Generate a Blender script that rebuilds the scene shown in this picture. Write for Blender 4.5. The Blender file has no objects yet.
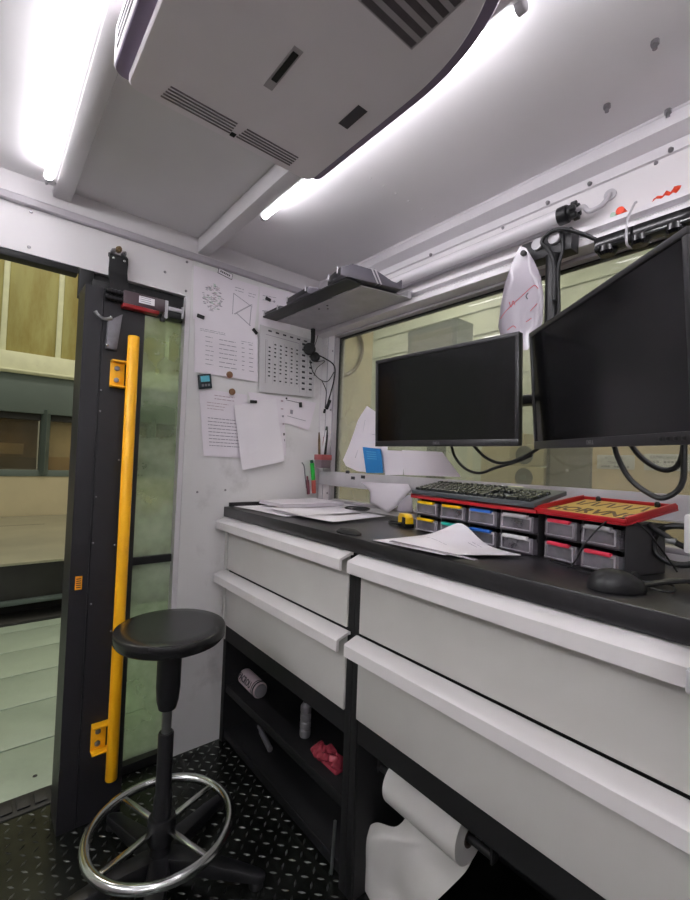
import bpy, bmesh, math, random
from mathutils import Vector, Matrix, Euler
random.seed(7)
SC = bpy.context.scene
COL = SC.collection
V = Vector
PI = math.pi

# ------------------------------------------------------------------ camera
CAM = V((1.85, -1.35235, 1.2395))
FPX = 440.6
yaw, pitch, roll = .8808038, .02724386, .0379608
fw = V((-math.sin(yaw)*math.cos(pitch), math.cos(yaw)*math.cos(pitch), math.sin(pitch)))
rt0 = V((math.cos(yaw), math.sin(yaw), 0))
up0 = rt0.cross(fw)
rt = math.cos(roll)*rt0 + math.sin(roll)*up0
up = -math.sin(roll)*rt0 + math.cos(roll)*up0
cd = bpy.data.cameras.new('camera')
cam = bpy.data.objects.new('camera', cd)
COL.objects.link(cam)
cm = Matrix((rt, up, -fw)).transposed().to_4x4()
cm.translation = CAM
cam.matrix_world = cm
cd.sensor_fit = 'VERTICAL'
cd.sensor_height = 24
cd.lens = FPX/900*24
cd.clip_start = .02
SC.camera = cam

def H(x, y, axis, val):
    """point of the world plane (axis = val) that is seen at photo pixel x, y"""
    d = (x-345)/FPX*rt - (y-450)/FPX*up + fw
    return CAM + d*((val-CAM[axis])/d[axis])

# ------------------------------------------------------------------ materials
def lin(h):
    if isinstance(h, str):
        c = [int(h[i:i+2], 16)/255 for i in (0, 2, 4)]
    else:
        c = [v/255 for v in h]
    return [((v+.055)/1.055)**2.4 if v > .04045 else v/12.92 for v in c]

def mat(name, col, rough=.5, metal=0., noise=.08, scale=9., bump=0., bscale=60., spec=.5,
        stain=None, sscale=4., samount=.5, sstart=.5, stretch=None, emit=0., trans=0., alpha=1.):
    m = bpy.data.materials.new(name)
    m.use_nodes = True
    nt = m.node_tree
    N, L = nt.nodes, nt.links
    b = N['Principled BSDF']
    c = lin(col)
    b.inputs['Base Color'].default_value = (*c, 1)
    b.inputs['Roughness'].default_value = rough
    b.inputs['Metallic'].default_value = metal
    b.inputs['Specular IOR Level'].default_value = spec
    b.inputs['Transmission Weight'].default_value = trans
    b.inputs['Alpha'].default_value = alpha
    if emit:
        b.inputs['Emission Color'].default_value = (*c, 1)
        b.inputs['Emission Strength'].default_value = emit
    tc = N.new('ShaderNodeTexCoord')
    mp = N.new('ShaderNodeMapping')
    L.new(tc.outputs['Object'], mp.inputs['Vector'])
    if stretch:
        mp.inputs['Scale'].default_value = stretch
    if noise:
        n = N.new('ShaderNodeTexNoise')
        n.inputs['Scale'].default_value = scale
        n.inputs['Detail'].default_value = 6
        L.new(mp.outputs[0], n.inputs['Vector'])
        r = N.new('ShaderNodeValToRGB')
        r.color_ramp.elements[0].position = .3
        r.color_ramp.elements[1].position = .7
        r.color_ramp.elements[0].color = (*[v*(1-noise) for v in c], 1)
        r.color_ramp.elements[1].color = (*[min(1, v*(1+noise)) for v in c], 1)
        L.new(n.outputs['Fac'], r.inputs['Fac'])
        out = r.outputs['Color']
        if stain:
            n2 = N.new('ShaderNodeTexNoise')
            n2.inputs['Scale'].default_value = sscale
            n2.inputs['Detail'].default_value = 8
            n2.inputs['Roughness'].default_value = .65
            L.new(mp.outputs[0], n2.inputs['Vector'])
            r2 = N.new('ShaderNodeValToRGB')
            r2.color_ramp.elements[0].position = sstart
            r2.color_ramp.elements[1].position = min(1, sstart+.22)
            r2.color_ramp.elements[0].color = (0, 0, 0, 1)
            r2.color_ramp.elements[1].color = (samount,)*3 + (1,)
            L.new(n2.outputs['Fac'], r2.inputs['Fac'])
            mx = N.new('ShaderNodeMixRGB')
            L.new(r2.outputs['Color'], mx.inputs['Fac'])
            L.new(out, mx.inputs['Color1'])
            mx.inputs['Color2'].default_value = (*lin(stain), 1)
            out = mx.outputs['Color']
        L.new(out, b.inputs['Base Color'])
    if bump:
        n3 = N.new('ShaderNodeTexNoise')
        n3.inputs['Scale'].default_value = bscale
        n3.inputs['Detail'].default_value = 4
        L.new(tc.outputs['Object'], n3.inputs['Vector'])
        bp = N.new('ShaderNodeBump')
        bp.inputs['Strength'].default_value = bump
        bp.inputs['Distance'].default_value = .004
        L.new(n3.outputs['Fac'], bp.inputs['Height'])
        L.new(bp.outputs['Normal'], b.inputs['Normal'])
    return m

def glass_mat(name, tint, rough=.02, haze=0., hazecol='c8d0c0', hscale=3., ior=1.5, hlo=.35):
    """thin pane: mirror by Fresnel over a clear, slightly tinted and partly dirty sheet"""
    m = bpy.data.materials.new(name)
    m.use_nodes = True
    nt = m.node_tree
    N, L = nt.nodes, nt.links
    N.clear()
    o = N.new('ShaderNodeOutputMaterial')
    t = N.new('ShaderNodeBsdfTransparent')
    t.inputs['Color'].default_value = (*lin(tint), 1)
    g = N.new('ShaderNodeBsdfGlossy')
    g.inputs['Roughness'].default_value = rough
    fr = N.new('ShaderNodeFresnel')
    fr.inputs['IOR'].default_value = ior
    last = t.outputs[0]
    if haze:
        d = N.new('ShaderNodeBsdfDiffuse')
        d.inputs['Color'].default_value = (*lin(hazecol), 1)
        tl = N.new('ShaderNodeBsdfTranslucent')
        tl.inputs['Color'].default_value = (*lin(hazecol), 1)
        dm = N.new('ShaderNodeMixShader')
        L.new(d.outputs[0], dm.inputs[1]); L.new(tl.outputs[0], dm.inputs[2])
        tc = N.new('ShaderNodeTexCoord')
        n = N.new('ShaderNodeTexNoise')
        n.inputs['Scale'].default_value = hscale
        n.inputs['Detail'].default_value = 7
        L.new(tc.outputs['Object'], n.inputs['Vector'])
        r = N.new('ShaderNodeValToRGB')
        r.color_ramp.elements[0].position = .3
        r.color_ramp.elements[0].color = (haze*hlo,)*3 + (1,)
        r.color_ramp.elements[1].position = .75
        r.color_ramp.elements[1].color = (haze,)*3 + (1,)
        L.new(n.outputs['Fac'], r.inputs['Fac'])
        mm = N.new('ShaderNodeMixShader')
        L.new(r.outputs['Color'], mm.inputs[0])
        L.new(last, mm.inputs[1]); L.new(dm.outputs[0], mm.inputs[2])
        last = mm.outputs[0]
    ge = N.new('ShaderNodeNewGeometry')
    inv = N.new('ShaderNodeMath'); inv.operation = 'SUBTRACT'; inv.inputs[0].default_value = 1
    L.new(ge.outputs['Backfacing'], inv.inputs[1])
    mu = N.new('ShaderNodeMath'); mu.operation = 'MULTIPLY'
    L.new(fr.outputs[0], mu.inputs[0]); L.new(inv.outputs[0], mu.inputs[1])
    mx = N.new('ShaderNodeMixShader')
    L.new(mu.outputs[0], mx.inputs[0])
    L.new(last, mx.inputs[1]); L.new(g.outputs[0], mx.inputs[2])
    L.new(mx.outputs[0], o.inputs['Surface'])
    return m

M = dict(
    ceiling=mat('ceiling_paint', 'e6e3e5', .55, noise=.03, scale=3),
    wall=mat('white_wall_paint', 'dad6d8', .45, noise=.03, scale=3),
    panel=mat('wall_panel_paint', 'dedcdc', .42, noise=.03, scale=4, stain='6a5a58', sscale=5, samount=.38, sstart=.57),
    panel_low=mat('scuffed_wall_paint', 'b9b0b2', .5, noise=.05, scale=6, stain='5f5050', sscale=7, samount=.5, sstart=.55),
    beam=mat('beam_paint', 'd4d0d3', .45, noise=.03),
    alu=mat('white_aluminium', 'd6d2d6', .3, noise=.02, spec=.6),
    frame=mat('frame_paint', 'aaa5ab', .4, noise=.04),
    dark=mat('charcoal_steel', '201f23', .45, noise=.12, scale=5, bump=.05, bscale=200),
    dark2=mat('black_steel', '161618', .55, noise=.12, scale=6),
    black=mat('black_plastic', '17171a', .4, noise=.08),
    blackm=mat('black_matte', '0f0f11', .7, noise=.1),
    rubber=mat('black_rubber', '141416', .65, noise=.1),
    screw=mat('zinc_screw', '8f8c90', .35, .8, noise=.05),
    chrome=mat('chrome', 'd0d2d2', .18, 1., noise=.04),
    steel=mat('brushed_steel', '9a9c9c', .32, .9, noise=.1, scale=20),
    galv=mat('galvanised_sheet', 'b2afb5', .38, .3, noise=.12, scale=14),
    yellow=mat('yellow_paint', 'f8b414', .42, noise=.05, stain='5c3d0c', sscale=18, samount=.5, sstart=.66),
    yellow_tape=mat('yellow_plastic', 'f0c010', .35, noise=.05),
    red=mat('red_plastic', 'b01420', .4, noise=.05),
    redmetal=mat('red_metal', '8c1218', .35, noise=.06),
    orange=mat('orange_label', 'ec960e', .5, noise=.12, scale=40),
    orange_tape=mat('orange_tape', 'e0421c', .5, noise=.06),
    paper=mat('white_paper', 'e6dfe6', .8, noise=.02),
    paperw=mat('bright_paper', 'e9e4e9', .8, noise=.015),
    ink=mat('grey_ink', '8f8a95', .8, noise=0),
    inkd=mat('dark_ink', '2f2d33', .8, noise=0),
    inkl=mat('pale_ink', '9c97a2', .8, noise=0),
    inkred=mat('red_ink', 'b8444c', .8, noise=0),
    inkgreen=mat('green_ink', 'a0b8a8', .8, noise=0),
    inkpink=mat('pink_ink', 'b9a4ae', .8, noise=0),
    drawer=mat('drawer_front_paint', 'cac8c4', .42, noise=.035, scale=5),
    handle=mat('handle_paint', 'e2dede', .35, noise=.03, scale=5),
    cabinet=mat('cabinet_black', '161618', .6, noise=.1),
    top=mat('worktop_black', '222124', .32, noise=.18, scale=12, stain='514e52', sscale=8, samount=.35, sstart=.55),
    seat=mat('black_vinyl', '202021', .23, noise=.1, bump=.08, bscale=350),
    keytop=mat('keyboard_keys', '26282b', .2, noise=.04),
    bezel=mat('monitor_bezel', '2a282c', .38, noise=.05),
    screen=mat('monitor_screen', '0b0b0e', .16, noise=0, spec=.35),
    grey=mat('grey_plastic', '7d7b80', .4, noise=.06),
    lgrey=mat('light_grey_plastic', 'b6b3b8', .4, noise=.04),
    binplastic=mat('bin_plastic', '5b5860', .35, noise=.05),
    ac=mat('ac_plastic', 'eee7ec', .38, noise=.02),
    acdark=mat('ac_recess', '3a343d', .5, noise=.05),
    acslot=mat('ac_slot', '6d626b', .5, noise=.05),
    slat=mat('ac_slat', 'b0a8ae', .4, noise=.05),
    white=mat('white_plastic', 'e2dfe2', .35, noise=.02),
    copper=mat('copper', '8a6850', .45, .5, noise=.12, scale=60),
    blue=mat('blue_card', '1c7cc0', .5, noise=.05),
    bluel=mat('blue_plastic', '2e68c0', .4, noise=.05),
    teal=mat('teal_plastic', '28b0a0', .4, noise=.05),
    pinkred=mat('red_label', 'd83850', .4, noise=.05),
    lcd=mat('lcd_teal', '5fb6c8', .3, noise=.03),
    devblue=mat('timer_case', '16262e', .4, noise=.05),
    green=mat('green_marker', '20c040', .4, noise=.04),
    cardbox=mat('yellow_card', 'c9a552', .6, noise=.08),
    cork=mat('brown_cardboard', '3b2f28', .8, noise=.1),
    clear=glass_mat('clear_plastic', 'd8d4da', .12, .55, 'dad6de', 14.),
    clear_edge=glass_mat('clear_plastic_edge', 'e0dce2', .1, .95, 'e8e4ea', 5.),
    sleeve=mat('clear_sleeve', 'a69fa8', .18, noise=.03, spec=.7),
    window=glass_mat('window_glass', 'e6e8e2', .015, .36, 'cccdc6', 2.2, 1.5),
    sideglass=glass_mat('dirty_glass', 'dde8d8', .05, .8, 'ced8ca', 4.5, 1.45, .05),
    hazepane=glass_mat('smeared_pane', 'e4e0d4', .1, .28, 'b8aa90', 1.6, 1.45),
    deck=mat('deck_boards', '919e8d', .4, noise=.08, scale=3, stain='6f7d6e', sscale=3, samount=.5, sstart=.5),
    outwall=mat('yellow_green_panels', 'aaa46a', .5, noise=.14, scale=1.2, stain='86722c', sscale=1.5, samount=.8, sstart=.42, stretch=(1, 2.2, .45)),
    outbeam=mat('pale_beam', 'd8d8b8', .5, noise=.06, stain='7a5a34', sscale=4, samount=.5, sstart=.66),
    outgrey=mat('green_grey_paint', '57625e', .5, noise=.08, scale=3),
    outsteel=mat('machine_table', 'a9a58f', .3, .35, noise=.12, scale=2.5),
    outbeige=mat('beige_wall', 'b5aa8c', .6, noise=.08, scale=2),
    outdark=mat('machine_base', '22211f', .55, noise=.3, scale=6),
    palegreen=mat('pale_green_wall', 'c3c8bb', .55, noise=.05, scale=1),
    khaki=mat('khaki_panel', 'd0c3a4', .55, noise=.06, scale=2),
    hose=mat('brown_hose', '6a5535', .5, noise=.1),
    amber=mat('amber_blur', '7a6044', .6, noise=.6, scale=4.5, stain='c89a60', sscale=2.5, samount=.5, sstart=.56),
    concrete=mat('factory_floor', '7b7c70', .6, noise=.1),
    tan=mat('tan_wall', 'd6bc98', .6, noise=.1, scale=2),
    fan=mat('fan_grey', '4a4b49', .5, noise=.1),
    taupe=mat('taupe_panel', '57524a', .5, noise=.2, scale=3),
    tube=mat('lit_tube', 'fdfbff', .5, noise=0, emit=7.6),
    tubeoff=mat('unlit_tube', 'd9d6da', .12, noise=.02, spec=.8),
    hall=mat('hall_fill_light', 'fff6e6', .5, noise=0, emit=9.),
    pinkbag=mat('pink_foil', '9c3a48', .25, noise=.3, scale=40, bump=.4, bscale=80),
    can=mat('can_label', 'c6b4ba', .35, noise=.06),
    roll=mat('roll_paper', 'c9c7c4', .75, noise=.03),
)

# ------------------------------------------------------------------ mesh builder
class MB:
    def __init__(s):
        s.bm = bmesh.new(); s.mi = 0; s.X = Matrix.Identity(4)
    def m(s, i):
        s.mi = i; return s
    def merge(s, t, X=None):
        if X is not None: t.transform(X)
        t.transform(s.X)
        for f in t.faces: f.material_index = s.mi
        me = bpy.data.meshes.new('t'); t.to_mesh(me); t.free()
        s.bm.from_mesh(me); bpy.data.meshes.remove(me)
        return s
    def box(s, lo, hi, bev=0., seg=2, X=None):
        lo, hi = V(lo), V(hi)
        t = bmesh.new()
        bmesh.ops.create_cube(t, size=1)
        d = hi-lo
        for v in t.verts: v.co = V((lo[i]+(v.co[i]+.5)*d[i] for i in range(3)))
        if bev:
            bmesh.ops.bevel(t, geom=t.edges[:], offset=min(bev, .45*min(abs(q) for q in d)), segments=seg, affect='EDGES', profile=.5)
        return s.merge(t, X)
    def cyl(s, p0, p1, r, r1=None, n=24, bev=0.):
        p0, p1 = V(p0), V(p1)
        r1 = r if r1 is None else r1
        d = p1-p0
        t = bmesh.new()
        bmesh.ops.create_cone(t, cap_ends=True, segments=n, radius1=r, radius2=r1, depth=d.length)
        if bev:
            e = [e for e in t.edges if abs(e.verts[0].co.z-e.verts[1].co.z) < 1e-6 and len(e.link_faces) == 2]
            bmesh.ops.bevel(t, geom=e, offset=bev, segments=2, affect='EDGES', profile=.5)
        q = d.to_track_quat('Z', 'Y').to_matrix().to_4x4()
        q.translation = (p0+p1)/2
        return s.merge(t, q)
    def sphere(s, c, r, sc=(1, 1, 1), n=16):
        t = bmesh.new()
        bmesh.ops.create_uvsphere(t, u_segments=n*2, v_segments=n, radius=r)
        X = Matrix.Translation(c) @ Matrix.Diagonal((*sc, 1))
        return s.merge(t, X)
    def lathe(s, prof, X=None, n=40):
        """profile of (radius, height) about local Z"""
        t = bmesh.new(); rows = []
        for r, z in prof:
            if r < 1e-6: rows.append([t.verts.new((0, 0, z))])
            else: rows.append([t.verts.new((r*math.cos(2*PI*i/n), r*math.sin(2*PI*i/n), z)) for i in range(n)])
        for a, b in zip(rows, rows[1:]):
            for i in range(n):
                j = (i+1) % n
                if len(a) == 1 and len(b) == 1: continue
                if len(a) == 1: t.faces.new((a[0], b[j], b[i]))
                elif len(b) == 1: t.faces.new((a[i], a[j], b[0]))
                else: t.faces.new((a[i], a[j], b[j], b[i]))
        bmesh.ops.recalc_face_normals(t, faces=t.faces[:])
        return s.merge(t, X)
    def tube(s, pts, r, n=10, smooth=True, closed=False):
        pts = [V(p) for p in pts]
        if smooth and len(pts) > 2: pts = catmull(pts, 7, closed)
        t = bmesh.new(); rings = []
        N = len(pts)
        nrm = None
        for i, p in enumerate(pts):
            if closed: d = pts[(i+1) % N]-pts[i-1]
            else: d = pts[min(i+1, N-1)]-pts[max(i-1, 0)]
            d.normalize()
            if nrm is None:
                nrm = d.orthogonal().normalized()
            nrm = (nrm-d*nrm.dot(d))
            if nrm.length < 1e-6: nrm = d.orthogonal()
            nrm.normalize()
            b = d.cross(nrm)
            rings.append([t.verts.new(p+r*(math.cos(2*PI*k/n)*nrm+math.sin(2*PI*k/n)*b)) for k in range(n)])
        for i in range(N if closed else N-1):
            a, b = rings[i], rings[(i+1) % N]
            for k in range(n):
                t.faces.new((a[k], a[(k+1) % n], b[(k+1) % n], b[k]))
        if not closed:
            t.faces.new(rings[0][::-1]); t.faces.new(rings[-1])
        bmesh.ops.recalc_face_normals(t, faces=t.faces[:])
        return s.merge(t)
    def prism(s, poly, a, b, axis=0, X=None, bev=0.):
        """2-D outline extruded along an axis; the outline's two coordinates are the remaining axes in order"""
        t = bmesh.new()
        def P(q, h):
            c = [0, 0, 0]; o = [i for i in range(3) if i != axis]
            c[o[0]], c[o[1]], c[axis] = q[0], q[1], h
            return c
        A = [t.verts.new(P(q, a)) for q in poly]
        B = [t.verts.new(P(q, b)) for q in poly]
        t.faces.new(A); t.faces.new(B[::-1])
        n = len(poly)
        for i in range(n): t.faces.new((A[i], B[i], B[(i+1) % n], A[(i+1) % n]))
        bmesh.ops.recalc_face_normals(t, faces=t.faces[:])
        if bev: bmesh.ops.bevel(t, geom=t.edges[:], offset=bev, segments=2, affect='EDGES', profile=.5)
        return s.merge(t, X)
    def hull(s, lower, upper, bev=0.):
        """solid between two outlines with the same number of points"""
        t = bmesh.new()
        A = [t.verts.new(p) for p in lower]; B = [t.verts.new(p) for p in upper]
        t.faces.new(A[::-1]); t.faces.new(B)
        n = len(A)
        for i in range(n): t.faces.new((A[i], A[(i+1) % n], B[(i+1) % n], B[i]))
        bmesh.ops.recalc_face_normals(t, faces=t.faces[:])
        if bev: bmesh.ops.bevel(t, geom=t.edges[:], offset=bev, segments=2, affect='EDGES', profile=.5)
        return s.merge(t)
    def sheet(s, f, nu=10, nv=10, th=.0008, prints=(), flip=1, eps=.0004):
        """thin sheet from f(u, v) with printed rectangles (u0, v0, u1, v1, material)"""
        def nor(u, v):
            e = 1e-3
            d = (f(min(1, u+e), v)-f(max(0, u-e), v)).cross(f(u, min(1, v+e))-f(u, max(0, v-e)))
            return d.normalized()*flip
        t = bmesh.new()
        G = [[t.verts.new(f(i/nu, j/nv)+nor(i/nu, j/nv)*th/2) for j in range(nv+1)] for i in range(nu+1)]
        K = [[t.verts.new(f(i/nu, j/nv)-nor(i/nu, j/nv)*th/2) for j in range(nv+1)] for i in range(nu+1)]
        for i in range(nu):
            for j in range(nv):
                t.faces.new((G[i][j], G[i+1][j], G[i+1][j+1], G[i][j+1]))
                t.faces.new((K[i][j], K[i][j+1], K[i+1][j+1], K[i+1][j]))
        for i in range(nu):
            t.faces.new((G[i][0], K[i][0], K[i+1][0], G[i+1][0])); t.faces.new((G[i][nv], G[i+1][nv], K[i+1][nv], K[i][nv]))
        for j in range(nv):
            t.faces.new((G[0][j], G[0][j+1], K[0][j+1], K[0][j])); t.faces.new((G[nu][j], K[nu][j], K[nu][j+1], G[nu][j+1]))
        bmesh.ops.recalc_face_normals(t, faces=t.faces[:])
        s.merge(t)
        base = s.mi
        for (u0, v0, u1, v1, mi) in prints:
            t = bmesh.new()
            a = max(1, int(abs(u1-u0)*nu+.5)); b = max(1, int(abs(v1-v0)*nv+.5))
            P = [[t.verts.new(f(u0+(u1-u0)*i/a, v0+(v1-v0)*j/b)+nor(u0+(u1-u0)*i/a, v0+(v1-v0)*j/b)*(th/2+eps)) for j in range(b+1)] for i in range(a+1)]
            for i in range(a):
                for j in range(b): t.faces.new((P[i][j], P[i+1][j], P[i+1][j+1], P[i][j+1]))
            s.mi = mi; s.merge(t)
        s.mi = base
        return s
    def text(s, body, size, X, ext=.0006, align='CENTER', squeeze=1., bold=0.):
        cu = bpy.data.curves.new('txt', 'FONT')
        cu.body = body; cu.size = size; cu.extrude = ext; cu.align_x = align; cu.align_y = 'CENTER'
        cu.resolution_u = 2; cu.offset = bold
        o = bpy.data.objects.new('txt', cu); COL.objects.link(o)
        bpy.context.view_layer.update()
        me = bpy.data.meshes.new_from_object(o.evaluated_get(bpy.context.evaluated_depsgraph_get()))
        t = bmesh.new(); t.from_mesh(me)
        bpy.data.meshes.remove(me); bpy.data.objects.remove(o); bpy.data.curves.remove(cu)
        if squeeze != 1.: t.transform(Matrix.Diagonal((squeeze, 1, 1, 1)))
        return s.merge(t, X)
    def build(s, name, mats, parent=None, local=False, sharp=35):
        mats = mats if isinstance(mats, (list, tuple)) else [mats]
        bm = s.bm
        o = None
        if parent is not None:
            root = parent
            while root.parent is not None: root = root.parent
            if not local: bm.transform(ROOT[root.name].inverted())
            loc = None
        else:
            xs = [v.co for v in bm.verts]
            lo = V((min(c[i] for c in xs) for i in range(3))); hi = V((max(c[i] for c in xs) for i in range(3)))
            loc = V(((lo.x+hi.x)/2, (lo.y+hi.y)/2, lo.z))
            bm.transform(Matrix.Translation(-loc))
        me = bpy.data.meshes.new(name); bm.to_mesh(me); bm.free()
        for q in mats: me.materials.append(q)
        for p in me.polygons: p.use_smooth = True
        me.set_sharp_from_angle(angle=math.radians(sharp))
        o = bpy.data.objects.new(name, me); COL.objects.link(o)
        if parent is not None: o.parent = parent
        else:
            o.location = loc; ROOT[o.name] = Matrix.Translation(loc)
        return o

def catmull(p, k, closed=False):
    out = []; n = len(p)
    for i in range(n if closed else n-1):
        if closed: a, b, c, d = p[i-1], p[i], p[(i+1) % n], p[(i+2) % n]
        else: a, b, c, d = p[max(i-1, 0)], p[i], p[i+1], p[min(i+2, n-1)]
        for j in range(k):
            t = j/k
            out.append(.5*((2*b)+(-a+c)*t+(2*a-5*b+4*c-d)*t*t+(-a+3*b-3*c+d)*t**3))
    if not closed: out.append(p[-1])
    return out

ROOT = {}
def thing(name, label, cat, loc=(0, 0, 0), group=None, X=None):
    o = bpy.data.objects.new(name, None); COL.objects.link(o)
    o.empty_display_size = .05
    if X is None: X = Matrix.Translation(loc)
    o.matrix_world = X
    ROOT[o.name] = X.copy()
    o['label'] = label; o['category'] = cat
    if group: o['group'] = group
    return o
def tag(o, label, cat, group=None):
    o['label'] = label; o['category'] = cat
    if group: o['group'] = group
    return o
def struct(o):
    o['kind'] = 'structure'; return o
def copy_thing(r, X, label, group=None):
    c = r.copy(); COL.objects.link(c); c.matrix_world = X; ROOT[c.name] = X.copy()
    c['label'] = label
    if group: c['group'] = group
    for ch in list(r.children):
        d = ch.copy(); COL.objects.link(d); d.parent = c
        for g in list(ch.children):
            e = g.copy(); COL.objects.link(e); e.parent = d
    return c
def RZ(loc, deg):
    return Matrix.Translation(loc) @ Matrix.Rotation(math.radians(deg), 4, 'Z')
def axes(o, ex, ey, ez):
    m = Matrix((V(ex).normalized(), V(ey).normalized(), V(ez).normalized())).transposed().to_4x4()
    m.translation = V(o); return m
def bil(a, b, c, d):
    """corners: (0,0) (1,0) (1,1) (0,1)"""
    a, b, c, d = V(a), V(b), V(c), V(d)
    return lambda u, v: a*(1-u)*(1-v)+b*u*(1-v)+c*u*v+d*(1-u)*v

ZC = 2.17          # ceiling height
XR, YN = 2.7, -2.5 # the room runs on behind the camera

# ================================================================== SETTING
# floor of checker plate
mb = MB()
mb.box((-.06, YN, -.03), (XR, .12, 0))
p = .034
for i in range(int(1.25/p)):
    for j in range(int(1.35/p)):
        x = .0+i*p+.017; y = -1.75+j*p+.01
        a = math.radians(45 if (i+j) % 2 else -45)
        d = V((math.cos(a), math.sin(a), 0)); e = V((-d.y, d.x, 0))
        c = V((x, y, 0))
        low = [c+d*.0125, c+e*.0036, c-d*.0125, c-e*.0036]
        hi = [c+d*.0075+V((0, 0, .0022)), c+e*.0014+V((0, 0, .0022)), c-d*.0075+V((0, 0, .0022)), c-e*.0014+V((0, 0, .0022))]
        t = bmesh.new()
        A = [t.verts.new(q) for q in low]; B = [t.verts.new(q) for q in hi]
        t.faces.new(B)
        for k in range(4): t.faces.new((A[k], A[(k+1) % 4], B[(k+1) % 4], B[k]))
        for f in t.faces: f.material_index = 0
        # fast merge
        for f in t.faces:
            mb.bm.faces.new([mb.bm.verts.new(v.co) for v in f.verts]).material_index = 1
        t.free()
floor = struct(mb.build('floor', [mat('checker_plate', '3a3d3a', .26, .8, noise=.3, scale=5, stain='131313', sscale=6, samount=.7, sstart=.5), mat('lozenge_glint', '7e817c', .38, .7, noise=.2, scale=8, stain='1c1c1c', sscale=4, samount=.95, sstart=.38)]))  # lozenges paler than the plate: doorway reflections put into their colour

# ceiling: two sheets with a riveted seam
mb = MB()
mb.box((-.06, YN, ZC), (.776, .12, ZC+.03))
mb.box((.777, YN, ZC-.001), (XR, .12, ZC+.03))
for q in ((365, 182), (376, 191), (387, 199), (398, 207), (410, 216), (421, 223)):
    c = H(*q, 2, ZC-.001); c.x = .79
    mb.sphere(c, .0045, (1, 1, .5), 8)
struct(mb.build('ceiling', M['ceiling']))

# left wall: header over the doorway, and the panel beside the bench
mb = MB()
mb.box((-.06, YN, 1.909), (0, -.70, ZC))
mb.box((-.06, -.72, -.0), (0, .12, 1.909))
mb.box((-.06, -.70, 1.909), (0, .12, ZC))
mb.m(2).box((0, -.70, 0), (.003, -.012, 2.066))
mb.m(1)
for q in ((29, 247), (164, 248), (165, 272), (187, 262), (186, 291)):
    c = H(*q, 0, 0); mb.cyl(c-V((.001, 0, 0)), c+V((.004, 0, 0)), .006, .004, 12)
for q in ((31, 212), (197, 492), (225, 490)):
    c = H(*q, 0, 0); mb.cyl(c, c+V((.0065, 0, 0)), .005, .004, 12)
struct(mb.build('wall_left', [M['wall'], M['screw'], M['panel']]))
mb = MB()
mb.prism([(0, 2.066), (.016, 2.066), (.02, 2.07), (.02, 2.09), (.012, 2.096), (0, 2.096)], YN, -.01, axis=1)
struct(mb.build('trim_1', M['frame']))

# the two ceiling beams
mb = MB(); mb.box((0, -1.2, 2.131), (XR, -1.144, ZC), .004)
for k in range(5):
    mb.box((.02+k*.05, -1.203, 2.135), (.035+k*.05, -1.2, 2.15), .001)
struct(mb.build('trim_2', M['beam']))
mb = MB(); mb.box((0, -.682, 2.105), (XR, -.63, ZC), .004)
struct(mb.build('trim_3', M['beam']))

# bench-side wall: strip above the window, pier at the corner, sill
mb = MB()
mb.box((-.06, 0, 1.90), (XR, .12, ZC))
mb.box((0, 0, 0), (.096, .07, 1.90))
mb.box((.096, .0, 0), (XR, .07, 1.04))
mb.m(1)
for q in ((406, 282), (446, 260), (503, 228), (656, 163)):
    c = H(*q, 1, 0); mb.cyl(c+V((0, .001, 0)), c-V((0, .004, 0)), .006, .004, 12)
for z in (1.08, 1.5, 1.8):
    mb.cyl((.085, .001, z), (.085, -.003, z), .005, .004, 12)
mb.m(2).box((.045, -.003, 1.03), (.048, 0, 1.9))
struct(mb.build('wall_right', [M['wall'], M['screw'], M['frame']]))
# cove trim between ceiling and bench wall
mb = MB()
mb.prism([(0, ZC), (-.037, ZC), (-.037, 2.166), (-.034, 2.163), (-.050, 2.124), (-.050, 2.119), (-.010, 2.101), (-.008, 2.075), (0, 2.073)], 0, XR, axis=0)
mb.m(1)
for q in ((431, 255), (548, 203), (590, 184), (671, 150)):
    c = H(*q, 1, -.008); mb.cyl(c, c-V((0, .007, 0)), .007, .005, 12)
struct(mb.build('trim_4', [M['alu'], M['screw']]))
# slotted aluminium rail along the top of the window
mb = MB()
mb.prism([(0, 1.948), (-.022, 1.948), (-.03, 1.941), (-.052, 1.937), (-.052, 1.924), (-.03, 1.921), (-.03, 1.909), (-.05, 1.906), (-.055, 1.902), (-.055, 1.882), (-.04, 1.879), (0, 1.879)], 0, XR, axis=0)
struct(mb.build('trim_5', M['alu']))
# window
mb = MB()
mb.box((.092, .0, 1.868), (XR, .06, 1.9), .002)
mb.box((.092, .0, 1.04), (.104, .06, 1.868), .002)
mb.box((.118, .0, 1.04), (XR, .06, 1.055), .002)
wf = struct(mb.build('window_1', M['frame']))
mb = MB(); mb.box((.100, .028, 1.045), (.1075, .05, 1.872)); mb.box((.112, .028, 1.862), (XR, .05, 1.872))
mb.build('gasket', M['blackm'], wf)
mb = MB(); mb.box((.098, .034, 1.05), (XR, .04, 1.872))
mb.build('glass', M['window'], wf)

# rest of the cabin, behind the camera
mb = MB(); mb.box((XR, YN, 0), (XR+.06, .12, ZC)); struct(mb.build('wall_back', M['wall']))
mb = MB(); mb.box((-.06, YN-.06, 0), (XR+.06, YN, ZC)); struct(mb.build('wall_front', M['wall']))

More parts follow.
